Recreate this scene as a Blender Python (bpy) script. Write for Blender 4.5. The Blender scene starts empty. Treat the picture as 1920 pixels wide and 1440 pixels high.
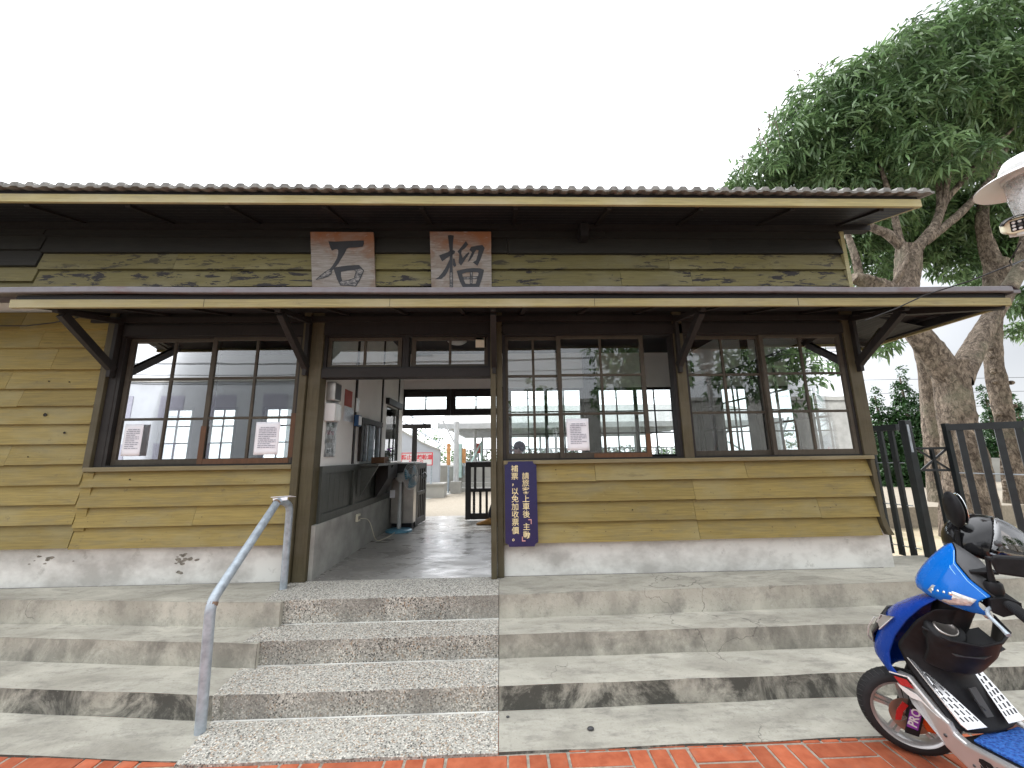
import bpy, math, random
import numpy as np
from mathutils import Vector, Matrix
R = math.radians
random.seed(7)
rng = np.random.default_rng(7)
scn = bpy.context.scene
col = scn.collection

# ------------------------------------------------------------------ camera
PIT, YAW, ROLL, FPX, CAMZ = R(10.484), R(1.783), R(0.82), 721.0, 1.65
def ray(x, y):
    d = np.array([(x - 960) / FPX, 1.0, -(y - 720) / FPX])
    c, s = math.cos(ROLL), math.sin(ROLL); d = np.array([c*d[0] + s*d[2], d[1], -s*d[0] + c*d[2]])
    c, s = math.cos(PIT), math.sin(PIT);   d = np.array([d[0], c*d[1] - s*d[2], s*d[1] + c*d[2]])
    c, s = math.cos(YAW), math.sin(YAW);   return np.array([c*d[0] + s*d[1], -s*d[0] + c*d[1], d[2]])
def at(x, y, Y):                      # photo coordinates (1920 wide) at depth Y -> point in the place
    d = ray(x, y); t = Y / d[1]
    return Vector((d[0]*t, Y, CAMZ + d[2]*t))
cam_d = bpy.data.cameras.new("camera"); cam = bpy.data.objects.new("camera", cam_d); col.objects.link(cam)
cam_d.sensor_width = 36.0; cam_d.lens = 36.0 * FPX / 1920.0
cam_d.clip_start = 0.05; cam_d.clip_end = 2000
_f = Vector(ray(960, 720)); _r = Vector(ray(960 + FPX, 720)) - _f; _u = -(Vector(ray(960, 720 + FPX)) - _f)
_m = Matrix((( _r.x, _u.x, -_f.x), (_r.y, _u.y, -_f.y), (_r.z, _u.z, -_f.z))).to_4x4()
_m.translation = Vector((0, 0, CAMZ)); cam.matrix_world = _m
scn.camera = cam

# ------------------------------------------------------------------ sky, sun, exposure
SUN_EL, SUN_AZ = R(56), R(-16)
SD = Vector((math.sin(SUN_AZ)*math.cos(SUN_EL), math.cos(SUN_AZ)*math.cos(SUN_EL), math.sin(SUN_EL)))
w = bpy.data.worlds.new("World"); scn.world = w; w.use_nodes = True
nt = w.node_tree; nd = nt.nodes; lk = nt.links; nd.clear()
out = nd.new("ShaderNodeOutputWorld"); bg = nd.new("ShaderNodeBackground"); bg.inputs[1].default_value = 0.11
sky = nd.new("ShaderNodeTexSky"); sky.sky_type = 'NISHITA'; sky.sun_disc = False
sky.sun_elevation = SUN_EL; sky.sun_rotation = SUN_AZ
tc = nd.new("ShaderNodeTexCoord")
noi = nd.new("ShaderNodeTexNoise"); noi.inputs["Scale"].default_value = 1.7; noi.inputs["Detail"].default_value = 5
lk.new(tc.outputs["Generated"], noi.inputs["Vector"])
dot = nd.new("ShaderNodeVectorMath"); dot.operation = 'DOT_PRODUCT'; lk.new(tc.outputs["Generated"], dot.inputs[0]); dot.inputs[1].default_value = SD
mr = nd.new("ShaderNodeMapRange"); lk.new(dot.outputs["Value"], mr.inputs[0])
mr.inputs[1].default_value = 0.30; mr.inputs[2].default_value = 1.0; mr.inputs[3].default_value = 8.2; mr.inputs[4].default_value = 26.0
mr2 = nd.new("ShaderNodeMapRange"); lk.new(noi.outputs["Fac"], mr2.inputs[0])
mr2.inputs[1].default_value = 0.3; mr2.inputs[2].default_value = 0.7; mr2.inputs[3].default_value = 0.9; mr2.inputs[4].default_value = 1.1
mul = nd.new("ShaderNodeMath"); mul.operation = 'MULTIPLY'; lk.new(mr.outputs[0], mul.inputs[0]); lk.new(mr2.outputs[0], mul.inputs[1])
cl = nd.new("ShaderNodeVectorMath"); cl.operation = 'SCALE'; cl.inputs[0].default_value = (0.97, 0.99, 1.03); dot2 = nd.new("ShaderNodeVectorMath"); dot2.operation = 'DOT_PRODUCT'; lk.new(tc.outputs["Generated"], dot2.inputs[0]); dot2.inputs[1].default_value = Vector(ray(2000, 210)).normalized()
mr3 = nd.new("ShaderNodeMapRange"); mr3.interpolation_type = 'SMOOTHSTEP'; lk.new(dot2.outputs["Value"], mr3.inputs[0])       # thicker cloud bank low on the right
mr3.inputs[1].default_value = 0.72; mr3.inputs[2].default_value = 0.985; mr3.inputs[3].default_value = 1.0; mr3.inputs[4].default_value = 0.38
mul2 = nd.new("ShaderNodeMath"); mul2.operation = 'MULTIPLY'; lk.new(mul.outputs[0], mul2.inputs[0]); lk.new(mr3.outputs[0], mul2.inputs[1])
lk.new(mul2.outputs[0], cl.inputs["Scale"])
mx = nd.new("ShaderNodeMix"); mx.data_type = 'RGBA'; mx.inputs["Factor"].default_value = 0.93
lk.new(sky.outputs[0], mx.inputs["A"]); lk.new(cl.outputs[0], mx.inputs["B"])
lk.new(mx.outputs["Result"], bg.inputs[0]); lk.new(bg.outputs[0], out.inputs[0])
sun_d = bpy.data.lights.new("sun", 'SUN'); sun_d.energy = 1.1; sun_d.angle = R(14); sun_d.color = (1, 0.96, 0.9)
sun = bpy.data.objects.new("sun", sun_d); col.objects.link(sun); sun.rotation_euler = SD.to_track_quat('Z', 'Y').to_euler()
sun.location = (0, 0, 30)
scn.view_settings.view_transform = 'Standard'; scn.view_settings.look = 'None'
scn.view_settings.exposure = 1.1; scn.view_settings.gamma = 1.0
scn.cycles.max_bounces = 10; scn.cycles.transparent_max_bounces = 24; scn.cycles.glossy_bounces = 4

# ------------------------------------------------------------------ materials
class NB:
    def __init__(s, name):
        s.m = bpy.data.materials.new(name); s.m.use_nodes = True
        s.t = s.m.node_tree; s.n = s.t.nodes; s.l = s.t.links
        s.bsdf = s.n["Principled BSDF"]; s.pos = s.n.new("ShaderNodeNewGeometry").outputs["Position"]
    def map(s, sc=(1, 1, 1), src=None):
        n = s.n.new("ShaderNodeMapping"); n.inputs["Scale"].default_value = sc; s.l.new(src or s.pos, n.inputs["Vector"]); return n.outputs[0]
    def noise(s, scale, sc=(1, 1, 1), detail=4, rough=.55, dist=0):
        n = s.n.new("ShaderNodeTexNoise"); n.inputs["Scale"].default_value = scale; n.inputs["Detail"].default_value = detail
        n.inputs["Roughness"].default_value = rough; n.inputs["Distortion"].default_value = dist
        s.l.new(s.map(sc), n.inputs["Vector"]); return n.outputs["Fac"]
    def voro(s, scale, what="Color", sc=(1, 1, 1)):
        n = s.n.new("ShaderNodeTexVoronoi"); n.inputs["Scale"].default_value = scale; s.l.new(s.map(sc), n.inputs["Vector"]); return n.outputs[what]
    def rng(s, v, a, b, c=0., d=1.):
        n = s.n.new("ShaderNodeMapRange"); s.l.new(v, n.inputs[0])
        for i, q in enumerate((a, b, c, d)): n.inputs[i+1].default_value = q
        return n.outputs[0]
    def math(s, op, a, b):
        n = s.n.new("ShaderNodeMath"); n.operation = op
        for i, q in enumerate((a, b)):
            if isinstance(q, (int, float)): n.inputs[i].default_value = q
            else: s.l.new(q, n.inputs[i])
        return n.outputs[0]
    def col(s, c):
        n = s.n.new("ShaderNodeRGB"); n.outputs[0].default_value = (*c, 1); return n.outputs[0]
    def mix(s, f, a, b, mode='MIX'):
        n = s.n.new("ShaderNodeMix"); n.data_type = 'RGBA'; n.blend_type = mode
        for k, q in (("Factor", f), ("A", a), ("B", b)):
            i = n.inputs[k] if k == "Factor" else [x for x in n.inputs if x.name == k and x.type == 'RGBA'][0]
            if k == "Factor": i = n.inputs[0]
            if isinstance(q, (int, float)): i.default_value = q
            elif isinstance(q, tuple): i.default_value = (*q, 1)
            else: s.l.new(q, i)
        return [x for x in n.outputs if x.type == 'RGBA'][0]
    def attr(s, name="tint"):
        n = s.n.new("ShaderNodeAttribute"); n.attribute_name = name; return n.outputs["Fac"]
    def bump(s, h, strength=.3, dist=.01):
        n = s.n.new("ShaderNodeBump"); n.inputs["Strength"].default_value = strength; n.inputs["Distance"].default_value = dist
        s.l.new(h, n.inputs["Height"]); s.l.new(n.outputs[0], s.bsdf.inputs["Normal"])
    def done(s, c, rough=.7, metal=0., spec=.5, **kw):
        if isinstance(c, tuple): s.bsdf.inputs["Base Color"].default_value = (*c, 1)
        else: s.l.new(c, s.bsdf.inputs["Base Color"])
        if isinstance(rough, (int, float)): s.bsdf.inputs["Roughness"].default_value = rough
        else: s.l.new(rough, s.bsdf.inputs["Roughness"])
        s.bsdf.inputs["Metallic"].default_value = metal; s.bsdf.inputs["Specular IOR Level"].default_value = spec
        for k, v in kw.items(): s.bsdf.inputs[k.replace('_', ' ')].default_value = v
        return s.m
def tinted(b, c):          # each board / brick / leaf its own tone
    t = b.attr(); k = b.math('ADD', t, 1.0)
    n = b.n.new("ShaderNodeVectorMath"); n.operation = 'SCALE'; b.l.new(c, n.inputs[0]); b.l.new(k, n.inputs["Scale"]); return n.outputs[0]
def plain(name, c, rough=.6, metal=0., var=.12, scale=6., spec=.5, bump=0., **kw):
    b = NB(name); n = b.noise(scale, detail=5)
    cc = b.mix(b.rng(n, .3, .7), tuple(x*(1-var) for x in c), tuple(min(1, x*(1+var)) for x in c))
    cc = tinted(b, cc)
    if bump: b.bump(b.noise(scale*4), bump, .004)
    return b.done(cc, rough, metal, spec, **kw)
def wood(name, c, fade, dark, peel=0., grainsc=(1.2, 30, 30), rough=.65):
    b = NB(name)
    mv = b.n.new("ShaderNodeVectorMath"); mv.operation = 'SCALE'; mv.inputs[0].default_value = (37., 11., 53.); b.l.new(b.attr(), mv.inputs["Scale"])
    av = b.n.new("ShaderNodeVectorMath"); av.operation = 'ADD'; b.l.new(b.pos, av.inputs[0]); b.l.new(mv.outputs[0], av.inputs[1]); b.pos = av.outputs[0]   # every board cut from its own piece
    g = b.noise(3., grainsc, 6, .6)
    cc = b.mix(b.rng(g, .3, .72), tuple(x*.72 for x in c), tuple(x*1.16 for x in c))
    big = b.noise(1.1, (1, 1, 2.2), 5, .6)
    cc = b.mix(b.rng(big, .48, .68, 0, .8), cc, fade)
    gs = b.noise(2.1, (.9, 1, 5), 8, .7, .4); cc = b.mix(b.rng(gs, .50, .66, 0, .55), cc, tuple(.5*x + .5*y for x, y in zip(dark, fade)))
    st = b.noise(3.3, (.7, 1, 3.5), 8, .68)
    cc = b.mix(b.rng(st, .60, .74, 0, .55), cc, dark)
    fine = b.noise(9., (1, 1, 1.2), 6, .7)
    cc = b.mix(b.rng(fine, .63, .73, 0, .65), cc, dark); cc = b.mix(b.rng(b.noise(26, (.5, 1, 1.6), 5, .7), .64, .72, 0, .35), cc, tuple(min(.6, x*1.5) for x in fade))
    if peel:
        p = b.noise(6, (.62, 1, 2.8), 9, .68, .4); p2 = b.noise(1.3, (1, 1, 1), 2)
        k = b.math('MULTIPLY', b.rng(p, .55, .556), b.rng(p2, .38, .46))
        k = b.math('MULTIPLY', k, b.rng(b.attr("peel"), .4, .6))
        cc = b.mix(k, cc, (.035, .03, .03))
    cc = tinted(b, cc)
    b.bump(b.math('ADD', g, b.math('MULTIPLY', fine, .5)), .25, .006)
    return b.done(cc, rough, 0, .35)
M = {}
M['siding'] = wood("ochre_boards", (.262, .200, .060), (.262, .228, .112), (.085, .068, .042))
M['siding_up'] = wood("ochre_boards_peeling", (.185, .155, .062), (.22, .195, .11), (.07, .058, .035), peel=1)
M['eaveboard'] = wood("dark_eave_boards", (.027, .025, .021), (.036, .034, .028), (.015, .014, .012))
M['trim'] = wood("ochre_trim", (.074, .061, .031), (.095, .084, .054), (.07, .055, .035), grainsc=(20, 20, 1.5))
M['fascia_low'] = wood("fascia_paint_low", (.30, .255, .115), (.34, .305, .19), (.16, .125, .07))
M['sill'] = wood("ochre_sill", (.20, .165, .085), (.25, .22, .14), (.08, .065, .04))
M['fascia'] = wood("fascia_paint", (.39, .335, .155), (.45, .41, .26), (.20, .16, .09))
M['dark_wood'] = wood("dark_stained_wood", (.015, .0125, .0115), (.024, .021, .019), (.010, .009, .008), grainsc=(14, 14, 2))
M['sash'] = wood("sash_paint", (.050, .041, .029), (.075, .064, .045), (.05, .04, .03), grainsc=(10, 10, 4))
M['bare'] = wood("bare_brown_wood", (.11, .052, .024), (.085, .046, .026), (.07, .035, .02), grainsc=(14, 14, 3))
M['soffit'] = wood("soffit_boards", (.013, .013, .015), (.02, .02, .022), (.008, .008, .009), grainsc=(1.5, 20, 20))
M['black_wood'] = plain("black_wood", (.014, .012, .012), .5, var=.3)
M['tile'] = plain("cement_tile", (.21, .205, .19), .9, var=.45, scale=14, bump=.6)
M['flash'] = None
b = NB("painted_sheet_metal"); n = b.noise(2.2, (1, 1, 3), 6, .65)
c = b.mix(b.rng(n, .54, .68), (.145, .135, .145), (.13, .08, .08)); c = b.mix(b.rng(b.noise(11), .45, .75, 0, .6), c, (.10, .085, .085))
M['flash'] = b.done(c, .55, 0, .4)
b = NB("plaster_plinth"); n = b.noise(2.4, (1, 1, 1.4), 8, .6)
c = b.mix(b.rng(n, .36, .60), (.40, .39, .36), (.68, .68, .64)); c = b.mix(b.rng(b.noise(7, detail=8, rough=.7), .58, .70, 0, .6), c, (.27, .26, .23))
c = b.mix(b.rng(b.noise(12, (1, 1, 1.3), 8, .8), .62, .72, 0, .55), c, (.12, .115, .10))
b.bump(b.noise(9, detail=8), .4, .01); M['plinth'] = b.done(c, .85)
b = NB("step_concrete"); n = b.noise(1.6, (1, 2.2, 1), 8, .62, .6)
c = b.mix(b.rng(n, .30, .68), (.29, .275, .23), (.52, .50, .425))
c = b.mix(b.rng(b.noise(5, (1, 2.5, 1), 9, .72), .50, .68, 0, .7), c, (.20, .19, .165))
mo = b.noise(2.9, (1, 1, .8), 10, .74, .8)
k = b.math('MINIMUM', b.math('MULTIPLY', b.rng(mo, .40, .57), b.attr("mould")), .93)
c = b.mix(k, c, (.055, .054, .047)); c = b.mix(b.rng(b.noise(60, detail=3), .60, .72, 0, .35), c, (.12, .115, .10))
c = b.mix(b.rng(b.noise(3.1, detail=10, rough=.8), .66, .68, 0, .3), c, (.60, .575, .51))
vc = b.n.new("ShaderNodeTexVoronoi"); vc.feature = 'DISTANCE_TO_EDGE'; vc.inputs["Scale"].default_value = 1.1
wv = b.n.new("ShaderNodeVectorMath"); wv.operation = 'ADD'; b.l.new(b.pos, wv.inputs[0]); wn_ = b.n.new("ShaderNodeTexNoise"); wn_.inputs["Scale"].default_value = 3.5; wn_.inputs["Detail"].default_value = 6; b.l.new(b.pos, wn_.inputs["Vector"]); ws_ = b.n.new("ShaderNodeVectorMath"); ws_.operation = 'SCALE'; ws_.inputs["Scale"].default_value = .5; b.l.new(wn_.outputs["Color"], ws_.inputs[0]); b.l.new(ws_.outputs[0], wv.inputs[1]); b.l.new(wv.outputs[0], vc.inputs["Vector"])
c = b.mix(b.math('MULTIPLY', b.rng(vc.outputs["Distance"], .002, .006, .6, 0), b.rng(b.noise(.9, detail=2), .57, .61)), c, (.09, .085, .075))
c = b.mix(b.rng(b.noise(17, detail=8, rough=.75), .55, .70, 0, .45), c, (.24, .23, .20)); c = b.mix(b.rng(b.noise(11, (1, 1.6, 1), 9, .8), .62, .70, 0, .5), c, (.66, .64, .57))
b.bump(b.noise(30, detail=8, rough=.7), .5, .008); M['step'] = b.done(c, .88, 0, .3)
b = NB("exposed_aggregate"); v = b.voro(105); vd = b.voro(105, "Distance")
bw = b.n.new("ShaderNodeSeparateColor"); b.l.new(v, bw.inputs[0])
c = b.mix(b.rng(bw.outputs[0], .05, .95), (.15, .142, .125), (.74, .71, .63)); c = b.mix(b.rng(bw.outputs[1], .82, .84), c, (.04, .038, .036))
c = b.mix(b.rng(bw.outputs[2], .88, .9), c, (.32, .22, .14)); c = b.mix(b.rng(vd, .45, .7), c, (.36, .35, .31))
c = b.mix(b.math('MULTIPLY', b.rng(b.noise(2.8, (1, 1, .6), 7, .6), .40, .62, 0, .75), b.attr("mould")), c, (.10, .095, .085))
c = b.mix(b.rng(b.noise(1.4, detail=5), .4, .7, 0, .25), c, (.55, .53, .46))
b.bump(vd, -.7, .006); M['aggregate'] = b.done(c, .75, 0, .4)
b = NB("floor_concrete"); n = b.noise(1.5, detail=8, rough=.6)
c = b.mix(b.rng(n, .3, .7), (.16, .152, .14), (.30, .29, .265)); c = b.mix(b.rng(b.noise(.8, detail=3), .5, .7, 0, .4), c, (.13, .125, .12))
b.bump(b.noise(5, (1, 2.2, 1), 5, .6), .12, .03); M['floor'] = b.done(c, b.rng(b.noise(3.0, (1, 2, 1), 6), .38, .66, .16, .5), 0, .5)
b = NB("brick_red"); n = b.noise(14, detail=6)
c = b.mix(b.rng(n, .3, .7), (.33, .078, .034), (.47, .135, .064)); c = b.mix(b.rng(b.noise(2.5, detail=8, rough=.75), .55, .72, 0, .6), c, (.26, .13, .09))
c = b.mix(b.rng(b.noise(40, detail=4), .66, .78, 0, .3), c, (.48, .30, .20)); c = tinted(b, c); b.bump(b.noise(50, detail=5), .3, .004); M['brick'] = b.done(c, .8, 0, .3)
M['mortar'] = plain("sand_mortar", (.30, .27, .22), .95, var=.3, scale=40, bump=.5)
M['plaster'] = plain("white_plaster", (.80, .79, .76), .8, var=.06, scale=2)
M['wainscot'] = wood("grey_green_wainscot", (.060, .066, .058), (.075, .08, .07), (.03, .032, .028), grainsc=(14, 14, 1.5), rough=.45)
M['basewall'] = plain("cement_base", (.30, .295, .27), .85, var=.25, scale=4, bump=.3)
M['galv'] = plain("galvanised_pipe", (.36, .41, .45), .5, .35, var=.25, scale=18)
M['steel'] = plain("brushed_steel", (.42, .39, .36), .32, .9, var=.15, scale=8)
M['white'] = plain("white_enamel", (.64, .645, .64), .35, var=.05)
M['paper'] = plain("paper", (.80, .80, .84), .8, var=.03)
M['ink'] = plain("grey_ink", (.30, .30, .36), .8)
M['black'] = plain("black_plastic", (.013, .013, .014), .5, var=.25, scale=30, spec=.16)
M['dgrey'] = plain("dark_grey_plastic", (.045, .045, .047), .5, var=.2)
M['rubber'] = plain("rubber", (.010, .010, .011), .75, var=.3, scale=25)
M['fence'] = plain("black_green_paint", (.012, .017, .019), .45, var=.35, scale=9)
def paint(name, c, rough=.22): 
    b = NB(name); n = b.noise(5, detail=5); return b.done(tinted(b, b.mix(b.rng(n, .3, .7), tuple(x*.93 for x in c), tuple(x*1.07 for x in c))), b.rng(b.noise(30, detail=5), .3, .8, rough*.8, rough*1.6), 0, .22, Coat_Weight=.12, Coat_Roughness=.08)
M['blue'] = paint("bright_blue_paint", (.003, .125, .50))
M['dblue'] = paint("deep_blue_paint", (.004, .042, .29))
M['silver'] = plain("silver_paint", (.50, .49, .48), .3, .6, var=.06)
M['wpaint'] = paint("white_paint", (.78, .78, .76))
M['red'] = paint("red_paint", (.42, .02, .02))
M['orange'] = plain("orange_anodised", (.55, .10, .02), .3, .6)
M['copper'] = plain("brake_disc", (.34, .25, .20), .4, .8, var=.2)
M['purple'] = plain("purple_print", (.20, .03, .30), .4)
b = NB("blue_rubber_mat"); v = b.voro(70, "Distance"); c = b.mix(b.rng(v, .2, .6), (.012, .05, .26), (.03, .13, .44)); b.bump(v, .8, .006); M['mat'] = b.done(c, .6)
M['navy'] = plain("navy_enamel", (.013, .012, .070), .35, var=.15)
M['cream'] = plain("cream_paint", (.80, .68, .38), .6)
M['pinkish'] = plain("faded_pink_paint", (.62, .32, .30), .6)
M['fanblue'] = plain("pale_blue_plastic", (.10, .26, .36), .4)
M['fanwhite'] = plain("grey_white_plastic", (.50, .51, .50), .45)
M['redposter'] = plain("red_poster", (.40, .10, .08), .7)
M['signred'] = plain("red_print", (.62, .05, .07), .6)
M['beige'] = plain("beige_plastic", (.62, .58, .45), .5)
M['bluebox'] = plain("blue_box", (.02, .08, .20), .5)
M['card'] = plain("brown_card", (.16, .075, .035), .8)
M['skin'] = plain("skin", (.42, .25, .17), .55)
M['hair'] = plain("dark_hair", (.035, .025, .022), .6, var=.3, scale=60)
M['cloth'] = plain("dark_cloth", (.02, .02, .028), .9)
M['shoe'] = plain("tan_suede", (.33, .17, .05), .85)
M['mint'] = plain("pale_mint_paint", (.42, .58, .54), .5)
M['cable'] = plain("black_cable", (.015, .015, .016), .6)
M['canopy_sheet'] = plain("grey_sheet", (.27, .265, .25), .6)
M['canopy_white'] = plain("white_steel", (.45, .46, .46), .45)
M['wall_white'] = plain("white_wall_paint", (.42, .44, .47), .8, var=.06, scale=1.5)
M['pale_conc'] = plain("pale_concrete", (.33, .325, .30), .85, var=.15, scale=2.5, bump=.2)
b = NB("forecourt_paving"); c = b.mix(b.rng(b.noise(25, detail=6), .3, .7), (.22, .19, .145), (.32, .28, .22)); M['forecourt'] = b.done(c, .85)
b = NB("yard_soil"); n = b.noise(1.3, detail=9, rough=.65)
c = b.mix(b.rng(n, .3, .68), (.30, .25, .17), (.46, .40, .29)); c = b.mix(b.rng(b.noise(2.2, detail=8, rough=.7), .52, .66, 0, .55), c, (.16, .17, .07)); c = b.mix(b.rng(b.noise(22, detail=5), .6, .75, 0, .6), c, (.16, .11, .07))
b.bump(b.noise(10, detail=8), .6, .03); M['soil'] = b.done(c, .95, 0, .2)
M['grass'] = plain("grass_blades", (.16, .25, .05), .8, var=.4)
b = NB("tree_bark"); n = b.noise(4.2, (2.0, 2.0, .8), 10, .74, 1.2); n2 = b.noise(13, (1.5, 1.5, .8), 9, .74, .8)
c = b.mix(b.rng(n, .34, .66), (.055, .040, .031), (.40, .325, .25)); c = b.mix(b.rng(n2, .45, .60, 0, .85), c, (.045, .034, .026)); c = b.mix(b.rng(b.noise(1.6, detail=6), .55, .72, 0, .5), c, (.22, .22, .15))
b.bump(b.math('ADD', n, n2), .9, .05); M['bark'] = b.done(c, .92, 0, .2)
def leafmat(name, a, c2, trans=.35):
    b = NB(name); c = b.mix(b.rng(b.noise(2.0, detail=3), .3, .7), a, c2); c = tinted(b, c)
    b.l.new(c, b.bsdf.inputs["Base Color"]); b.bsdf.inputs["Roughness"].default_value = .42; b.bsdf.inputs["Specular IOR Level"].default_value = .5
    tr = b.n.new("ShaderNodeBsdfTranslucent"); b.l.new(c, tr.inputs[0]); m = b.n.new("ShaderNodeMixShader"); m.inputs[0].default_value = trans
    b.l.new(b.bsdf.outputs[0], m.inputs[1]); b.l.new(tr.outputs[0], m.inputs[2]); b.l.new(m.outputs[0], b.n["Material Output"].inputs[0]); return b.m
M['leaf'] = leafmat("broad_leaf", (.085, .155, .062), (.165, .25, .105))
M['conifer'] = leafmat("dark_shrub_leaf", (.022, .060, .018), (.045, .11, .03), .2)
M['hedge'] = leafmat("hedge_leaf", (.07, .15, .04), (.13, .24, .06))
def glass(name, tint=(.93, .96, .96), k=1.5, base=.02, rough=0.):
    m = bpy.data.materials.new(name); m.use_nodes = True; t = m.node_tree; n = t.nodes; n.clear()
    o = n.new("ShaderNodeOutputMaterial"); a = n.new("ShaderNodeBsdfTransparent"); a.inputs[0].default_value = (*tint, 1)
    g = n.new("ShaderNodeBsdfGlossy"); g.inputs["Roughness"].default_value = rough
    no = n.new("ShaderNodeTexNoise"); no.inputs["Scale"].default_value = 1.2
    ge = n.new("ShaderNodeNewGeometry"); t.links.new(ge.outputs["Position"], no.inputs["Vector"])
    bu = n.new("ShaderNodeBump"); bu.inputs["Strength"].default_value = .05; bu.inputs["Distance"].default_value = .02; t.links.new(no.outputs["Fac"], bu.inputs["Height"]); t.links.new(bu.outputs[0], g.inputs["Normal"])
    f = n.new("ShaderNodeFresnel"); f.inputs[0].default_value = 1.5
    ma = n.new("ShaderNodeMath"); ma.operation = 'MULTIPLY_ADD'; ma.inputs[1].default_value = k; ma.inputs[2].default_value = base; ma.use_clamp = True; t.links.new(f.outputs[0], ma.inputs[0])
    x = n.new("ShaderNodeMixShader"); t.links.new(ma.outputs[0], x.inputs[0]); t.links.new(a.outputs[0], x.inputs[1]); t.links.new(g.outputs[0], x.inputs[2]); t.links.new(x.outputs[0], o.inputs[0]); return m
M['glass'] = glass("window_glass", k=1.35, base=.02)
M['clear'] = glass("clear_plastic", (.88, .90, .90), 1.2, .04)
m_ = bpy.data.materials.new("hazy_glass"); m_.use_nodes = True; n_ = m_.node_tree.nodes; n_.clear(); l_ = m_.node_tree.links
o_ = n_.new("ShaderNodeOutputMaterial"); a_ = n_.new("ShaderNodeBsdfTransparent"); d_ = n_.new("ShaderNodeBsdfPrincipled"); d_.inputs["Base Color"].default_value = (.8, .8, .8, 1); d_.inputs["Roughness"].default_value = .12
z_ = n_.new("ShaderNodeTexNoise"); z_.inputs["Scale"].default_value = 14; r_ = n_.new("ShaderNodeMapRange"); r_.inputs[1].default_value = .3; r_.inputs[2].default_value = .7; r_.inputs[3].default_value = .18; r_.inputs[4].default_value = .50; l_.new(z_.outputs["Fac"], r_.inputs[0])
x_ = n_.new("ShaderNodeMixShader"); l_.new(r_.outputs[0], x_.inputs[0]); l_.new(a_.outputs[0], x_.inputs[1]); l_.new(d_.outputs[0], x_.inputs[2]); l_.new(x_.outputs[0], o_.inputs[0]); M['hazy'] = m_
M['smoke'] = glass("smoked_visor", (.62, .56, .51), 1.8, .10)
M['film'] = glass("plastic_film", (.85, .87, .88), 1.0, .03, .22)
M['lensamp'] = glass("lamp_lens", (.75, .72, .66), 1.4, .12)
M['mirror'] = plain("mirror_glass", (.75, .78, .78), .03, 1., var=.02)

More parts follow.
